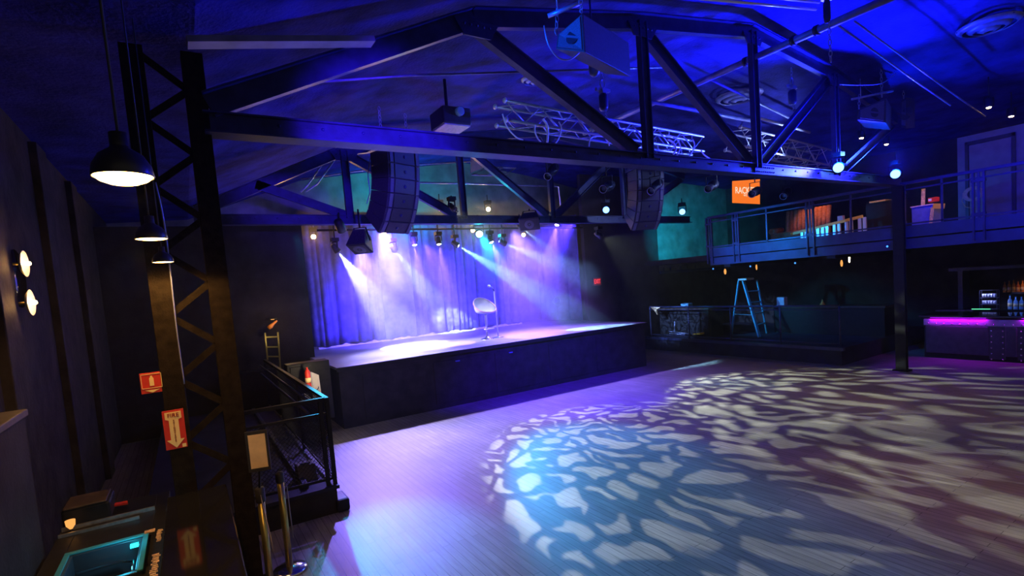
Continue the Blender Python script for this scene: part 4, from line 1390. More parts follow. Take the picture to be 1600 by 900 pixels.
mesh_panel(MB(), (0.34, 6.5, 0.43), (1, 0, 0), (0, 0, 1), 0.90, 0.78).build('mesh_panel', 'black_metal', t, fix=False)
mesh_panel(MB(), (1.32, 6.52, 0.43), (0, 1, 0), (0, 0, 1), 1.86, 0.95, 0.06).build('mesh_panel', 'black_metal', t, fix=False)
mesh_panel(MB(), (1.32, 8.42, 0.43), (0, 1, 0), (0, 0, 1), 1.86, 0.95, 0.06).build('mesh_panel', 'black_metal', t, fix=False)
t = thing('floor_box', 'small black box standing inside the ramp railing corner', 'box', (1.1, 7.0, 0.34))
MB().hull8([(0.98, 6.85, 0.34), (1.2, 6.85, 0.34), (1.2, 7.15, 0.34), (0.98, 7.15, 0.34), (0.98, 6.95, 0.52), (1.2, 6.95, 0.52), (1.2, 7.15, 0.52), (0.98, 7.15, 0.52)]).build('body', 'black_plastic', t, bevel=0.01)
MB().box((1.09, 7.0, 0.53), (0.12, 0.03, 0.02)).build('handle', 'rail', t)

# things in the passage left of the stage
t = thing('service_panel', 'pale lit service panel on the passage wall left of the stage', 'panel', (1.9, 10.2, 1.0))
q = [P(486, 581, 1, 10.1), P(498, 586, 1, 10.1), P(503, 622, 1, 10.1), P(492, 624, 1, 10.1)]
MB().prism(q, (0, 0.04, 0)).build('panel', 'white_paint', t)
MB().bar(q[0] + Vector((-0.02, -0.01, 0)), q[3] + Vector((-0.02, -0.01, 0)), 0.02, 0.03, (0, 1, 0)).build('edge', 'white_paint', t)
ce = (q[0] + q[2]) / 2
MB().path([ce + Vector((0.05 * math.cos(a) - 0.02, -0.02, 0.06 * math.sin(a) - 0.03)) for a in [PI + PI * i / 8 for i in range(9)]], 0.006, 6).build('pull_cord', 'cable_black', t)
t = thing('passage_cabinet', 'dark cabinet in the passage left of the stage, behind the ramp railing', 'cabinet', (1.9, 10.3, 0))
MB().span((1.45, 10.16, 0.34), (2.2, 10.5, 1.45)).build('body', 'black_metal', t, bevel=0.01)
MB().span((1.50, 10.14, 0.40), (1.72, 10.16, 1.4)).build('door', 'black_metal', t, bevel=0.004)
t = thing('letter_card', 'white card lettered AG behind the ramp railing', 'sign', P(477, 620, 1, 9.9))
q = [P(468, 618, 1, 9.9), P(472, 627, 1, 9.9), P(486, 624, 1, 9.9), P(483, 617, 1, 9.9), P(478, 614, 1, 9.9)]
MB().prism(q, (0, 0.02, 0)).build('card', 'white_cloth', t)
oc = P(475, 620.5, 1, 9.89)
MB().text('AG', oc, (0.35, 0, -0.94), (0.94, 0, 0.35), 0.075, 0.002).build('lettering', 'black_plastic', t)
c0 = P(481, 590, 1, 9.9)
t = thing('fire_extinguisher', 'red fire extinguisher with pale label beside the service panel', 'fire extinguisher', c0)
MB().lathe([(0, -0.20), (0.045, -0.20), (0.05, -0.19), (0.05, 0.10), (0.03, 0.14), (0.018, 0.15), (0.018, 0.19), (0, 0.19)], c0, (0, 0, 1), 20).build('cylinder', 'red', t)
MB().lathe([(0.052, -0.09), (0.052, 0.0)], c0, (0, 0, 1), 20).build('label', 'cream', t, solid=0.001)
MB().bar(c0 + Vector((-0.01, 0, 0.19)), c0 + Vector((0.07, -0.02, 0.21)), 0.015, 0.012).build('lever', 'black_metal', t)

t = thing('wooden_ladder', 'short yellowish ladder leaning upright in the passage left of the stage', 'ladder', P(427, 580, 1, 12.6))
Yl = 12.6
rl = [(P(414, 520, 1, Yl), P(418, 562, 1, Yl)), (P(434, 519, 1, Yl), P(438, 575, 1, Yl))]
for p, q in rl:
    MB().bar(p, q, 0.03, 0.05, (0, 1, 0)).build('rail', 'brass', t)
for f_ in (0.15, 0.48, 0.8):
    MB().bar(rl[0][0].lerp(rl[0][1], f_ * 1.1), rl[1][0].lerp(rl[1][1], f_ * 0.85), 0.03, 0.03, (0, 1, 0)).build('rung', 'brass', t)
p = rl[1][1]
MB().span((p.x - 0.9, Yl - 0.05, 0.342), (p.x - 0.10, Yl + 0.3, p.z)).build('stand', 'black_metal', t)
t = thing('orange_horn', 'small orange horn-shaped object above the passage ladder', 'horn', P(425, 508, 1, Yl + 0.1))
MB().path([P(419, 513, 1, Yl + 0.1), P(423, 510, 1, Yl + 0.1), P(427, 506, 1, Yl + 0.1), P(433, 501, 1, Yl + 0.1)], [0.045, 0.05, 0.03, 0.018], 12).build('bell', 'orange', t)
c0 = P(427, 498, 1, Yl + 0.2)
t = thing('passage_lamp', 'tiny pale lamp in the dark above the orange horn', 'lamp', c0)
MB().box(c0, (0.16, 0.05, 0.03)).build('housing', 'black_metal', t, bevel=0.004)
MB().box(c0 + Vector((-0.02, -0.03, -0.015)), (0.07, 0.02, 0.012)).build('lens', 'e_tiny_amber', t)
point('passage_glow', c0 + Vector((0.1, -0.55, 0.0)), 7, (1.0, 0.62, 0.25), 0.05)
point('panel_glow', P(497, 590, 1, 9.4) + Vector((0.0, 0, 0.1)), 14, (1.0, 0.8, 0.5), 0.05)  # unseen point light added to brighten the service panel

# ============================================================ right: exit sign
t = thing('exit_sign', 'small red lit EXIT sign on the dark wall right of the stage', 'exit sign', P(933, 440, 1, 12.88))
oc = P(933, 440, 1, 12.86)
MB().box(oc + Vector((0, 0.02, 0)), (0.34, 0.05, 0.26)).build('housing', 'black_plastic', t, bevel=0.006)
MB().box(oc + Vector((0, -0.008, 0)), (0.31, 0.006, 0.235)).build('face', mat('exit_face_red', (0.25, 0.01, 0.01), 0.4, emit=(1.0, 0.02, 0.02), estr=0.06), t)
MB().text('EXIT', oc + Vector((0, -0.014, 0)), X_, Z_, 0.20, 0.002, squeeze=0.66).build('lettering', 'e_exit', t)

# orange screen on the far gallery wall
t = thing('orange_screen', 'glowing orange screen with white lettering high behind the gallery', 'screen', (18.2, 11.5, 5.3))
Xs = 16.4
q = [P(1144, 317, 0, Xs), P(1187, 319, 0, Xs), P(1187, 280, 0, Xs), P(1144, 283, 0, Xs)]
MB().prism([p + Vector((0.02, 0, 0)) for p in q], (0.06, 0, 0)).build('housing', 'black_metal', t)
b = MB()
for p in (q[2], q[3]):
    b.tube(p + Vector((0.05, 0, 0)), (p.x + 0.05, p.y, roof_z(p.x) - 0.01), 0.012, 8)
b.build('hanger', 'black_metal', t)
MB().prism(q, (0.015, 0, 0)).build('display', 'e_banner', t)
cq = sum(q, Vector()) / 4
rt = (q[1] - q[0]).normalized()
up = (q[3] - q[0]).normalized()
H_ = (q[3] - q[0]).length
MB().text('RACKET', cq + Vector((-0.01, 0, 0)) + up * H_ * 0.05 - rt * (q[1] - q[0]).length * 0.0, rt, Z_, H_ * 0.42, 0.002, squeeze=(q[1] - q[0]).length / (H_ * 0.42 * 4.9)).build('lettering', 'e_banner_text', t)
MB().text('NYC', cq + Vector((-0.01, 0, 0)) - up * H_ * 0.16, rt, Z_, H_ * 0.13, 0.002, squeeze=(q[1] - q[0]).length / (H_ * 0.42 * 4.9)).build('lettering', 'e_banner_text', t)

# ========================================================= gallery railing etc.
t = thing('gallery_railing', 'steel gallery railing with framed bays above the blue fascia', 'railing', (13.5, 5, 3.2))
zt = 4.12
MB().bar((13.5, 0.6, zt), (13.5, 10.15, zt), 0.07, 0.06).build('top_rail', 'rail', t)
MB().bar((13.5, 0.6, zt - 0.14), (13.5, 10.15, zt - 0.14), 0.03, 0.03).build('mid_rail', 'rail', t)
MB().bar((13.5, 10.15, zt), (14.35, 10.15, zt), 0.06, 0.05).build('top_rail', 'rail', t)
for y in (10.12, 9.23, 7.15, 5.2, 3.86, 1.9):
    b = MB().span((13.47, y - 0.10, 2.75), (13.53, y - 0.065, zt)).span((13.47, y + 0.065, 2.75), (13.53, y + 0.10, zt)).span((13.49, y - 0.02, 3.2), (13.51, y + 0.02, zt))
    for z in (3.25, 3.9):
        b.span((13.46, y - 0.11, z), (13.54, y + 0.11, z + 0.05))
    b.build('post', 'rail', t)
for y in (8.3, 6.2, 4.45, 2.9):
    MB().span((13.485, y - 0.018, 3.2), (13.515, y + 0.018, zt)).build('post', 'rail', t)
MB().bar((13.5, 0.6, 3.24), (13.5, 10.15, 3.24), 0.03, 0.035).build('bottom_rail', 'rail', t)

# folded step ladder lying along the gallery
Xl = 14.3
p0, p1 = P(1236, 366, 0, Xl), P(1348, 338, 0, Xl)
t = thing('step_ladder', 'yellow-railed aluminium ladder lying on its side on the gallery', 'ladder', (Xl, 7.5, 3.02))
MB().bar(p0, p1, 0.05, 0.07, (0, 0, 1)).build('rail', 'yellow', t)
MB().bar((Xl, p0.y, 3.06), (Xl, p1.y, 3.06), 0.05, 0.07, (0, 0, 1)).build('rail', 'yellow', t)
for f_ in (0.17, 0.34, 0.47, 0.63, 0.79, 0.96):
    p = p0.lerp(p1, f_)
    for dy in (0.0, -0.11):
        MB().span((Xl - 0.02, p.y + dy - 0.035, 3.07), (Xl + 0.03, p.y + dy + 0.035, p.z - 0.02)).build('rung', 'bright_alu', t, bevel=0.004)

# channel-tufted sofa against the gallery wall
t = thing('gallery_sofa', 'rust-coloured channel-backed sofa on the gallery behind the ladder', 'sofa', (17.0, 9.5, 3.02))
Xf = 16.2
a, c_ = P(1218, 345, 0, Xf), P(1288, 330, 0, Xf)
y0, y1 = a.y, c_.y
n_ = 11
for i in range(n_):
    f0, f1 = i / n_, (i + 1) / n_
    ya, yb = y0 + (y1 - y0) * f0, y0 + (y1 - y0) * f1
    b = MB()
    b.path([(Xf + 0.32, (ya + yb) / 2, 3.50), (Xf + 0.36, (ya + yb) / 2, 3.9), (Xf + 0.42, (ya + yb) / 2, 4.22)], abs(yb - ya) * 0.52, 12)
    b.build('back_channel', 'orange_fab', t)
MB().span((Xf - 0.3, y1 - 0.05, 3.36), (Xf + 0.3, y0 + 0.15, 3.56)).build('seat', 'orange_fab', t, bevel=0.05)
MB().span((Xf - 0.25, y1 - 0.05, 3.08), (Xf + 0.45, y0 + 0.12, 3.36)).build('base', 'wood_dark', t, bevel=0.01)
MB().path([(Xf - 0.28, y0 + 0.12, 3.62), (Xf + 0.3, y0 + 0.12, 3.66)], 0.09, 12).build('armrest', 'orange_fab', t)
b = MB()
for y in (y0, y1 + 0.05):
    b.tube((Xf - 0.2, y, 3.02), (Xf - 0.2, y, 3.1), 0.03).tube((Xf + 0.4, y, 3.02), (Xf + 0.4, y, 3.1), 0.03)
b.build('foot', 'wood_dark', t)

# blue bin with caution boards
Xb = 14.4
t = thing('blue_bin', 'blue plastic storage bin on the gallery near the column', 'bin', (Xb + 0.2, 5.0, 3.02))
a, c_ = P(1424, 325, 0, Xb), P(1457, 322, 0, Xb)
MB().span((Xb, c_.y, 3.02), (Xb + 0.5, a.y, a.z)).build('body', 'blue_box', t, bevel=0.015)
MB().span((Xb - 0.02, c_.y - 0.02, a.z), (Xb + 0.52, a.y + 0.02, a.z + 0.03)).build('lid', 'pink_panel', t, bevel=0.006)
def board(b, p, q, w, x):
    b.bar(p, q, w, 0.02, (1, 0, 0))
b = MB(); board(b, P(1442, 322, 0, Xb + 0.2), P(1443, 295, 0, Xb + 0.2), 0.07, Xb)
tag(b.build('upright_board', 'tan'), 'narrow tan board standing upright on the blue bin', 'board')
b = MB(); board(b, P(1458, 322, 0, Xb - 0.05), P(1476, 322, 0, Xb - 0.05), 0.11, Xb)
tag(b.build('yellow_plate', 'yellow'), 'yellow patterned plate sticking out right of the blue bin', 'board')
b = MB(); board(b, P(1457, 324, 0, Xb - 0.05), P(1454, 353, 0, Xb - 0.05), 0.06, Xb)
tag(b.build('hanging_board', 'tan'), 'tan patterned strip hanging down the side of the blue bin', 'board')
c0 = P(1459, 312, 0, Xb + 0.2)
t = thing('red_case', 'small red case with white mark on top of the blue bin', 'case', c0)
MB().box(c0, (0.18, 0.16, 0.10)).build('body', 'red', t, bevel=0.008)
MB().box(c0 + Vector((-0.092, 0.04, 0)), (0.006, 0.06, 0.05)).build('mark', 'white_cloth', t)

# hose coil on the gallery wall
c0 = P(1521, 303, 0, 18.2)
t = thing('hose_coil', 'pale coiled hose hung on the gallery wall under the door', 'hose', c0)
b = MB()
for k in range(5):
    b.path([c0 + Vector((-0.03 - 0.012 * (k % 3), math.cos(a) * (0.14 + 0.018 * k), math.sin(a) * (0.13 + 0.014 * k))) for a in [2 * PI * i / 26 for i in range(26)]], 0.014, 6, closed=True)
b.build('coil', 'rope', t)
MB().path([c0 + Vector((-0.04, 0.20, 0.02)), c0 + Vector((-0.04, 0.24, -0.15)), c0 + Vector((-0.04, 0.16, -0.32)), c0 + Vector((-0.04, 0.02, -0.38))], 0.012, 6).build('free_end', 'rope', t)
MB().box(c0 + Vector((0.0, 0, 0.17)), (0.09, 0.04, 0.03)).build('hook', 'black_metal', t)

# gallery downlights
for k, (u, v, lab) in enumerate(((1346, 215, 'warm gallery downlight, left of the farther pair'), (1385, 225, 'warm gallery downlight, right of the farther pair'),
                                 (1545, 167, 'warm gallery downlight, left of the nearer pair'), (1580, 181, 'warm gallery downlight, right of the nearer pair'))):
    c0 = P(u, v, 2, 5.35)
    t = thing('gallery_downlight', lab, 'downlight', c0, group='warm downlights over the gallery')
    MB().lathe([(0.045, -0.01), (0.075, -0.01), (0.08, 0.0), (0.08, 0.16), (0, 0.17)], c0, (0, 0, 1), 20).build('can', 'black_metal', t)
    MB().lathe([(0, -0.03), (0.03, -0.025), (0.05, 0.0), (0, 0.02)], c0, (0, 0, 1), 18).build('bulb', 'e_warm', t)
    MB().tube(c0 + Vector((0, 0, 0.16)), c0 + Vector((0, 0, 0.75)), 0.012).build('stem', 'black_metal', t)
    spot('downlight_glow', c0 + Vector((0, 0, -0.06)), c0 + Vector((0, 0, -2)), 70, (1.0, 0.5, 0.16), 120, 0.6, 0.04)
t = thing('ceiling_rod', 'thin slanting rod left of the farther gallery downlights', 'rod', P(1347, 240, 1, 5.6))
MB().tube(P(1322, 268, 1, 5.6), P(1370, 212, 1, 5.6), 0.012).build('rod', 'alu', t)
c0 = P(1312, 344, 0, 16.0)
tag(MB().span((16.0, c0.y - 0.08, c0.z - 0.02), (16.12, c0.y + 0.06, c0.z + 0.12)).build('paper_cup', 'shell_edge'), 'small pinkish cup behind the ladder on the gallery', 'cup')
q0, q1 = P(1358, 316, 0, 15.0), P(1384, 312, 0, 15.0)
t = thing('gallery_table', 'dark gallery table with a thin pale edge, right of the ladder', 'table', (15.2, 6.2, 3.02))
MB().span((15.0, min(q0.y, q1.y), q0.z - 0.03), (15.6, max(q0.y, q1.y), q0.z + 0.01)).build('tabletop', 'tan', t, bevel=0.004)
b = MB().span((15.05, min(q0.y, q1.y) - 0.3, 3.02), (15.6, max(q0.y, q1.y) + 0.1, q0.z - 0.03))
b.build('body', 'black_metal', t)

# ================================================= under the gallery, right side
t = thing('platform_railing', 'thin dark railing along the raised platform edge, right of the stage', 'railing', (13.45, 9, 0.42))
MB().tube((13.45, 6.5, 1.46), (13.45, 12.6, 1.46), 0.025).build('top_rail', 'rail', t)
MB().tube((13.45, 6.5, 1.36), (13.45, 12.6, 1.36), 0.012).build('mid_rail', 'rail', t)
MB().tube((13.45, 6.5, 0.52), (13.45, 12.6, 0.52), 0.012).build('bottom_rail', 'rail', t)
for y in (6.5, 8.0, 9.5, 11.0, 12.6):
    MB().tube((13.45, y, 0.42), (13.45, y, 1.46), 0.022).build('post', 'rail', t)

t = thing('a_frame_ladder', 'blue stepladder standing open on the platform behind the railing', 'ladder', (15.2, 10.0, 0.42))
ap = P(1161, 438, 0, 15.0)
ft = [P(1187, 533, 0, 14.6), P(1143, 525, 0, 15.0), P(1198, 517, 0, 15.5)]
for f_ in ft:
    f_.z = 0.425
ap2 = ap + Vector((0.35, -0.25, -0.02))
MB().bar(ap, ft[0], 0.05, 0.09, (1, 0, 0)).build('side_rail', 'blue_ladder', t)
MB().bar(ap + Vector((-0.05, 0.12, 0)), ft[1], 0.04, 0.06, (1, 0, 0)).build('side_rail', 'blue_ladder', t)
MB().bar(ap2, ft[2], 0.04, 0.05, (1, 0, 0)).build('rear_leg', 'blue_ladder', t)
for f_ in (0.2, 0.4, 0.6, 0.8):
    MB().bar(ap.lerp(ft[0], f_), ap2.lerp(ft[2], f_), 0.03, 0.05, (0, 1, 0)).build('step', 'blue_ladder', t)
MB().bar(ap.lerp(ft[0], .62), (ap + Vector((-0.05, 0.12, 0))).lerp(ft[1], .62), 0.02, 0.02, (0, 0, 1)).build('spreader', 'alu', t)
MB().box(ap + Vector((0.08, -0.05, 0.03)), (0.40, 0.30, 0.06)).build('top_cap', 'bright_alu', t, bevel=0.01)

c0 = P(1073, 477, 0, 14.2)
tag(MB().box(c0, (0.25, 0.30, 0.14)).build('storage_tub', 'blue_ladder', bevel=0.02), 'blue tub on the counter behind the platform railing', 'tub')
t = thing('dark_counter', 'dark counter behind the platform railing under the teal wall', 'counter', (14.3, 11.6, 0.42))
MB().span((13.9, 10.6, 0.42), (14.6, 12.6, c0.z - 0.12)).build('body', 'black_metal', t, bevel=0.01)
MB().span((13.85, 10.55, c0.z - 0.12), (14.65, 12.65, c0.z - 0.075)).build('top', 'wood_dark', t, bevel=0.008)
c0 = P(1023, 485, 0, 13.45)
tag(MB().prism([P(1016, 480, 0, 13.38), P(1031, 480, 0, 13.38), P(1026, 484, 0, 13.38), P(1027, 492, 0, 13.38), P(1022, 485, 0, 13.38)], (0.05, 0, 0)).build('cloth_rag', 'tan'), 'tan rag hanging over the left end of the platform railing', 'rag')
c0 = P(1090, 522, 0, 13.7)
tag(MB().prism([P(1082, 523, 0, 13.7), P(1094, 523, 0, 13.7), P(1094, 520, 0, 13.7), P(1083, 521.5, 0, 13.7)], (0.2, 0, 0)).build('wooden_board', 'yellow'), 'yellow board end lying on the platform floor', 'board')
t = thing('drum_hardware', 'pale metal stand bars lying behind the platform railing', 'stand', P(1060, 520, 0, 13.8))
b = MB()
for (a, c_) in (((1046, 518), (1078, 522)), ((1046, 521), (1070, 523)), ((1054, 502), (1054, 519))):
    b.tube(P(*a, 0, 13.8), P(*c_, 0, 13.8), 0.015, 8)
b.build('bars', 'alu', t)
c0 = P(1222, 471, 0, 16.0)
t = thing('purple_box', 'small purple-lit box on the counter right of the blue ladder', 'box', c0)
MB().box(c0, (0.2, 0.24, 0.28)).build('carton', 'pink_panel', t, bevel=0.006)
t = thing('rear_counter', 'dark rear counter under the gallery behind the blue ladder', 'counter', (16.2, 8.5, 0.42))
MB().span((15.8, 6.5, 0.42), (16.4, 9.6, c0.z - 0.19)).build('body', 'black_metal', t)
MB().span((15.75, 6.45, c0.z - 0.19), (16.45, 9.65, c0.z - 0.145)).build('top', 'wood_dark', t, bevel=0.006)
c0 = P(1285, 472, 0, 16.0)
t = thing('orange_napkin', 'small orange-lit cone on the rear counter', 'cone', c0)
MB().lathe([(0, -0.10), (0.09, -0.10), (0.03, 0.0), (0.012, 0.08), (0, 0.08)], c0, (0, 0, 1), 14).build('body', 'orange', t)
# lamps and pilot lights under the gallery
for (u, v, x, mname, s_, lab) in ((1133, 424, 14.6, 'e_tiny_amber', 0.024, 'amber hanging lamp under the gallery, left of the blue ladder'), (1182, 417, 15.2, 'e_tiny_amber', 0.016, 'small amber hanging lamp under the gallery, right of the blue ladder'),
                                  (1327, 404, 14.4, 'e_warm', 0.012, 'tiny bright lamp under the gallery fascia'), (1315, 411, 15.0, 'e_tiny_amber', 0.02, 'orange-lit lamp just below the tiny bright one')):
    c0 = P(u, v, 0, x)
    t = thing('hanging_lamp', lab, 'lamp', c0, group='small lamps under the gallery')
    MB().lathe([(0, -0.10), (s_ * 1.1, -0.08), (s_ * 1.6, 0.0), (s_, 0.06), (0.012, 0.08), (0, 0.08)], c0, (0, 0, 1), 14).build('shade', mname, t)
    MB().tube(c0 + Vector((0, 0, 0.07)), (c0.x, c0.y, 2.86), 0.006, 6).build('stem', 'black_metal', t)
for (u, v, lab) in ((1115, 420, 'blue pilot light under the gallery, leftmost'), (1173, 416, 'blue pilot light under the gallery, beside the small amber lamp'), (1387, 385, 'blue pilot light on the gallery fascia by the column, left one'),
                    (1411, 383, 'violet pilot light on the gallery fascia by the column, right one'), (1243, 411, 'blue pilot light under the gallery, between ladder and column')):
    c0 = P(u, v, 0, 13.5)
    t = thing('pilot_light', lab, 'pilot light', c0, group='pilot lights under the gallery')
    MB().lathe([(0, -0.02), (0.03, -0.02), (0.03, 0.03), (0, 0.03)], c0, (1, 0, 0), 12).build('housing', 'black_metal', t)
    MB().lathe([(0, -0.035), (0.018, -0.03), (0.022, -0.02), (0, -0.02)], c0, (1, 0, 0), 12).build('lens', 'e_tiny_blue', t)

# bar on the right with studded padded front
t = thing('padded_bar', 'purple-lit bar with studded padded front at the right edge', 'bar counter', (15.5, 4, 0))
MB().span((15.46, 0.6, 0), (16.2, 5.5, 0.90)).build('body', 'black_metal', t)
MB().span((15.36, 0.5, 1.00), (16.25, 5.58, 1.05)).build('counter_top', 'bar_top', t, bevel=0.012)
MB().span((15.45, 0.55, 0.96), (16.2, 5.55, 1.0)).build('lip', 'black_metal', t)
yy = [5.5, 4.2, 4.04, 3.72, 2.4, 2.2, 0.7]
for y0, y1 in ((5.46, 4.26), (3.98, 3.78), (3.66, 2.46), (2.14, 0.74)):
    MB().span((15.41, y1, 0.12), (15.46, y0, 0.80)).build('padded_panel', 'bar_front', t, bevel=0.02)
MB().span((15.42, 0.6, 0.80), (15.46, 5.5, 0.955)).build('frieze', 'bar_frieze', t, bevel=0.012)
for y0, y1 in ((4.26, 3.98), (3.78, 3.66), (2.46, 2.14)):
    MB().span((15.43, y1, 0.05), (15.46, y0, 0.80)).build('pilaster', 'bar_front', t)
b = MB()
ys = [5.40 - 0.155 * i for i in range(30)]
for y in ys:
    b.lathe([(0, -0.014), (0.012, -0.011), (0.018, 0)], (15.42, y, 0.845), (1, 0, 0), 8)
for y in (4.22, 4.02, 3.72, 2.42, 2.18):
    for i in range(6):
        b.lathe([(0, -0.014), (0.012, -0.011), (0.018, 0)], (15.43, y, 0.70 - 0.13 * i), (1, 0, 0), 8)
b.build('studs', 'stud', t)
for y0, y1 in ((5.35, 4.3), (3.7, 2.5)):
    MB().span((15.385, y1, 0.993), (15.40, y0, 0.999)).build('led_strip', 'e_purple', t)
for y0, y1 in ((5.35, 4.3), (3.7, 2.5)):
    l = bpy.data.lights.new('led_strip_light', 'AREA')
    l.shape = 'RECTANGLE'
    l.size, l.size_y = abs(y0 - y1), 0.012
    l.energy, l.color = 9, (0.42, 0.0, 0.85)
    o = bpy.data.objects.new('led_strip_light', l)
    o.location = (15.385, (y0 + y1) / 2, 0.985)
    o.rotation_euler = aim((0, 0, 0), (0.55, 0, -1)).to_track_quat('-Z', 'Y').to_euler()
    COL.objects.link(o)

# back bar: shelf, glasses and bottles
t = thing('back_bar', 'dark back bar with shelves behind the padded bar', 'shelf', (17.8, 4, 0))
MB().span((17.5, 0.8, 0), (18.3, 5.9, 0.95)).build('cabinet', 'wood_dark', t, bevel=0.006)
MB().span((17.45, 0.8, 0.95), (18.3, 5.95, 1.0)).build('counter', 'bar_top', t, bevel=0.006)
MB().span((17.9, 0.8, 1.36), (18.3, 4.5, 1.40)).build('shelf', 'wood_dark', t)
b = MB().span((17.8, 0.8, 2.02), (18.3, 5.75, 2.10)).span((17.8, 5.45, 1.0), (18.3, 5.55, 2.02))
b.build('frame', 'rail', t)


def tumbler_proto(mname):
    t = thing('tumbler', 'cool-lit glass tumbler', 'glass', (0, 0, -50), group='glasses in the lit rack')
    MB().lathe([(0.0, 0.0), (0.026, 0.0), (0.032, 0.09), (0.029, 0.09), (0.024, 0.008), (0, 0.008)], (0, 0, -50), (0, 0, 1), 12).build('bowl', mname, t)
    return t


c0 = P(1534, 475, 0, 17.6)
c1 = P(1556, 456, 0, 17.6)
t = thing('glass_rack', 'lit wire rack of glasses on the back bar', 'glass rack', (17.6, (c0.y + c1.y) / 2, 1.0))
b = MB()
ra, rb = min(c0.y, c1.y), max(c0.y, c1.y)
for z in (1.003, c0.z - 0.02, (c0.z + c1.z) / 2, c1.z + 0.04):
    b.span((17.55, ra - 0.03, z), (17.72, rb + 0.03, z + 0.008))
for y in (ra - 0.03, rb + 0.03):
    b.span((17.55, y - 0.006, 1.003), (17.56, y + 0.006, c1.z + 0.04)).span((17.71, y - 0.006, 1.003), (17.72, y + 0.006, c1.z + 0.04))
b.build('rack_frame', 'rail', t)
gl_mat = mat('lit_glassware', (0.75, 0.8, 0.95), 0.15, spec=0.8)
M['glassware'] = gl_mat
proto = None
zs = [c0.z - 0.01, (c0.z + c1.z) / 2 + 0.01]
names = ['lower', 'upper']
ordn = ['first', 'second', 'third', 'fourth', 'fifth']
for r_ in range(2):
    for k in range(5):
        y = rb - 0.03 - k * (rb - ra - 0.06) / 4
        lab = '%s glass from the left on the %s level of the lit rack' % (ordn[k], names[r_])
        if proto is None:
            proto = tumbler_proto('glassware')
            proto.location = (17.63, y, zs[r_] + 0.01)
            proto['label'] = lab
        else:
            dup(proto, (17.63, y, zs[r_] + 0.01), label=lab)
spot('rack_lamp', (17.2, rb + 0.25, c1.z + 0.25), (17.63, (ra + rb) / 2, (c0.z + c1.z) / 2), 30, (0.55, 0.6, 1.0), 45, 0.6, 0.03)
tag(MB().span((17.5, P(1547, 486, 0, 17.5).y, 1.003), (17.53, P(1518, 486, 0, 17.5).y, 1.018)).build('green_light_strip', 'e_green'), 'thin green light strip on the back bar under the lit rack', 'light strip')


def bottle(label, c, h, r, m_, group):
    t = thing('bottle', label, 'bottle', c, group=group)
    MB().lathe([(0, 0), (r, 0), (r * 1.02, h * 0.02), (r, h * 0.55), (r * 0.8, h * 0.63), (r * 0.36, h * 0.74), (r * 0.33, h * 0.95), (0, h * 0.95)], c, (0, 0, 1), 16).build('glass', m_, t)
    MB().lathe([(0, h * 0.94), (r * 0.4, h * 0.94), (r * 0.4, h), (0, h)], c, (0, 0, 1), 12).build('cap', 'black_plastic', t)
    MB().lathe([(r * 1.03, h * 0.18), (r * 1.03, h * 0.42)], c, (0, 0, 1), 16).build('label', 'tan', t, solid=0.001)
    return t


for k, (u, lab) in enumerate(((1578, 'blue-lit bottle on the back bar, left of three'), (1587, 'blue-lit bottle on the back bar, middle of three'), (1596, 'blue-lit bottle on the back bar, right of three'))):
    c0 = P(u, 482, 0, 17.65)
    bottle(lab, (17.65, c0.y, 1.002), 0.32 if k else 0.36, 0.042, 'glass_clear', 'blue-lit bottles on the back bar')
for k, (u, lab) in enumerate(((1570, 'amber bottle on the upper back-bar shelf, leftmost'), (1577, 'amber bottle on the upper back-bar shelf, second from left'), (1584, 'amber bottle on the upper back-bar shelf, middle'),
                              (1591, 'amber bottle on the upper back-bar shelf, fourth from left'), (1598, 'amber bottle on the upper back-bar shelf, rightmost'))):
    c0 = P(u, 462, 0, 18.05)
    bottle(lab, (18.05, c0.y, 1.402), 0.28 + 0.02 * (k % 3), 0.036, 'glass_amber', 'amber bottles on the shelf')
spot('bottle_lamp', (17.0, 4.2, 2.0), (17.7, 4.2, 1.1), 30, (0.1, 0.3, 1.0), 60, 0.7, 0.03)
spot('shelf_lamp', (17.5, 4.0, 1.9), (18.1, 4.0, 1.45), 10, (1.0, 0.35, 0.08), 80, 0.7, 0.03)

# ==================================================================== lighting
spot('sofa_lamp', (15.6, 8.4, 5.2), (16.4, 8.6, 3.8), 100, (1.0, 0.36, 0.1), 50, 0.7, 0.04)
# blue wash: uplights at the near-truss led lamps, the other spots added without fixtures
BLUE = (0.012, 0.012, 1.0)
spot('blue_uplight', P(1310, 262, 1, TY - 0.34), (7.2, 5.9, 6.6), 3000, BLUE, 105, 0.7, 0.06)
spot('blue_uplight', P(1399, 272, 1, TY - 0.34), (7.4, 3.2, 6.5), 4200, BLUE, 85, 0.7, 0.06)
spot('speaker_light', (0.8, 4.75, 4.75), (3.75, 4.3, 5.12), 1100, (0.0, 0.08, 1.0), 22, 0.7, 0.05)
spot('truss_end_light', (2.2, 5.8, 4.5), (4.6, 7.2, 5.25), 70, (0.25, 0.45, 1.0), 30, 0.7, 0.05)
spot('blue_backlight', (6.5, 9.9, 4.0), (7.5, 5.4, 6.2), 500, BLUE, 80, 0.8, 0.1)
spot('truss_backlight', (11.5, 6.3, 4.5), (8.0, 7.2, 5.2), 420, (0.06, 0.14, 1.0), 90, 0.7, 0.06)
spot('truss_backlight', (12.8, 6.7, 4.7), (11.4, 7.6, 5.4), 500, (0.25, 0.35, 1.0), 120, 0.7, 0.05)
spot('stringer_light', (10.9, 4.6, 4.5), (9.8, 5.2, 4.18), 130, (0.12, 0.35, 1.0), 100, 0.7, 0.05)
spot('gallery_wash', (9.5, 2.6, 4.4), (18.3, 4.6, 5.0), 900, (0.015, 0.01, 1.0), 50, 0.8, 0.1)
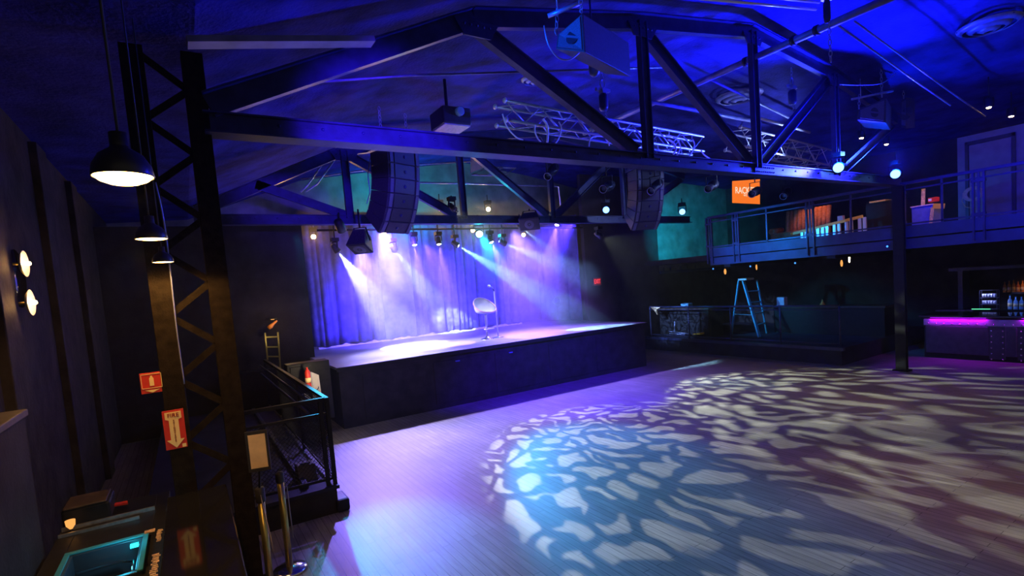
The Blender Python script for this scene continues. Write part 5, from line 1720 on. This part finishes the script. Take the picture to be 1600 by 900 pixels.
spot('truss_wash', (1.2, 1.2, 3.4), (1.9, 5.2, 4.14), 4200, (0.07, 0.02, 1.0), 27, 0.8, 0.1)
spot('fascia_wash', (9.8, 3.0, 3.8), (13.5, 4.2, 3.1), 420, (0.01, 0.01, 1.0), 60, 0.8, 0.1)
spot('truss_edge_light', (13.2, 4.95, 4.7), (6.0, 5.25, 5.2), 4200, (0.01, 0.03, 1.0), 34, 0.8, 0.05)
# stage washes
spot('curtain_wash', (4.0, 11.4, 4.2), (5.6, 15.0, 1.8), 6500, (0.075, 0.035, 1.0), 72, 0.6, 0.1)
spot('curtain_wash', (9.4, 11.4, 4.2), (8.0, 15.0, 1.8), 5000, (0.05, 0.02, 1.0), 72, 0.6, 0.1)
spot('curtain_wash', (3.6, 11.6, 4.2), (4.2, 15.0, 2.0), 350, (0.22, 0.16, 1.0), 70, 0.7, 0.1)
spot('stage_wash', (4.2, 12.4, 4.1), (4.8, 11.1, ST), 4600, (0.45, 0.40, 1.0), 84, 0.9, 0.1)
spot('stage_wash', (8.0, 12.4, 4.1), (8.2, 11.2, ST), 3800, (0.26, 0.15, 1.0), 85, 0.9, 0.1)
spot('gap_strip_light', (6.0, 13.2, 1.9), (6.0, 14.86, 1.25), 40, (0.9, 0.9, 1.0), 140, 0.9, 0.1)
spot('stool_light', (6.2, 10.4, 5.7), (6.6, 11.75, 1.85), 800, (0.8, 0.85, 1.0), 11, 0.6, 0.03)
# lilac spill on the floor in front of the stage
spot('floor_beam', (3.6, 12.25, 3.8), (2.7, 7.7, 0), 6000, (0.23, 0.16, 1.0), 38, 0.8, 0.05)
spot('floor_beam', (5.2, 12.25, 3.8), (5.8, 8.3, 0), 3000, (0.12, 0.05, 1.0), 44, 0.9, 0.05)
spot('floor_beam', (7.4, 12.25, 3.8), (7.8, 9.2, 0), 1100, (0.05, 0.01, 1.0), 40, 0.9, 0.05)
spot('floor_cyan', (1.9, 10.6, 3.9), (1.75, 4.9, 0), 2700, (0.03, 0.5, 1.0), 20, 0.9, 0.05)
spot('floor_violet', (15.3, 7.0, 2.5), (13.8, 4.0, 0), 200, (0.25, 0.02, 1.0), 60, 0.9, 0.1)
spot('floor_blue', (6.5, 5.6, 4.0), (7.4, 9.9, 0), 3600, (0.045, 0.0, 1.0), 62, 0.8, 0.05)
spot('floor_warm', (8.5, 0.0, 4.4), (6.4, 2.2, 0), 220, (1.0, 0.45, 0.12), 50, 0.9, 0.1)
# teal on the upper back wall and the gallery end
spot('teal_wash', (5.4, 13.6, 4.3), (6.0, 15.5, 5.9), 450, (0.0, 0.6, 0.75), 130, 0.8, 0.1)
spot('teal_wash', (13.0, 10.9, 3.9), (15.8, 13.0, 3.8), 800, (0.0, 0.52, 0.8), 75, 0.8, 0.05)
spot('teal_wash', (11.2, 9.0, 3.6), (13.5, 8.6, 2.9), 420, (0.0, 0.25, 1.0), 80, 0.8, 0.05)
spot('ladder_teal', (12.0, 11.0, 2.7), (15.0, 10.0, 1.4), 500, (0.05, 0.5, 1.0), 40, 0.8, 0.05)

# haze
def haze(name, lo, hi, m_, label):
    o = MB().span(lo, hi).build(name, m_)
    tag(o, label, 'haze', kind='stuff')
    return o


haze('stage_haze', (2.55, 10.97, 1.215), (10.5, 14.6, 4.8), haze_mat('stage_haze', 0.055, aniso=0.1, lumps=0.6, scale=0.8), 'thin lit haze hanging over the stage')
haze('room_haze', (-1.45, -0.38, -0.06), (18.5, 15.6, 6.95), haze_mat('room_haze', 0.0009, aniso=0.2), 'faint haze filling the dark hall')

w = bpy.data.worlds.new('world')
SC.world = w
w.use_nodes = True
w.node_tree.nodes['Background'].inputs['Color'].default_value = (1.0, 0.9, 0.83, 1)
w.node_tree.nodes['Background'].inputs['Strength'].default_value = 0.10
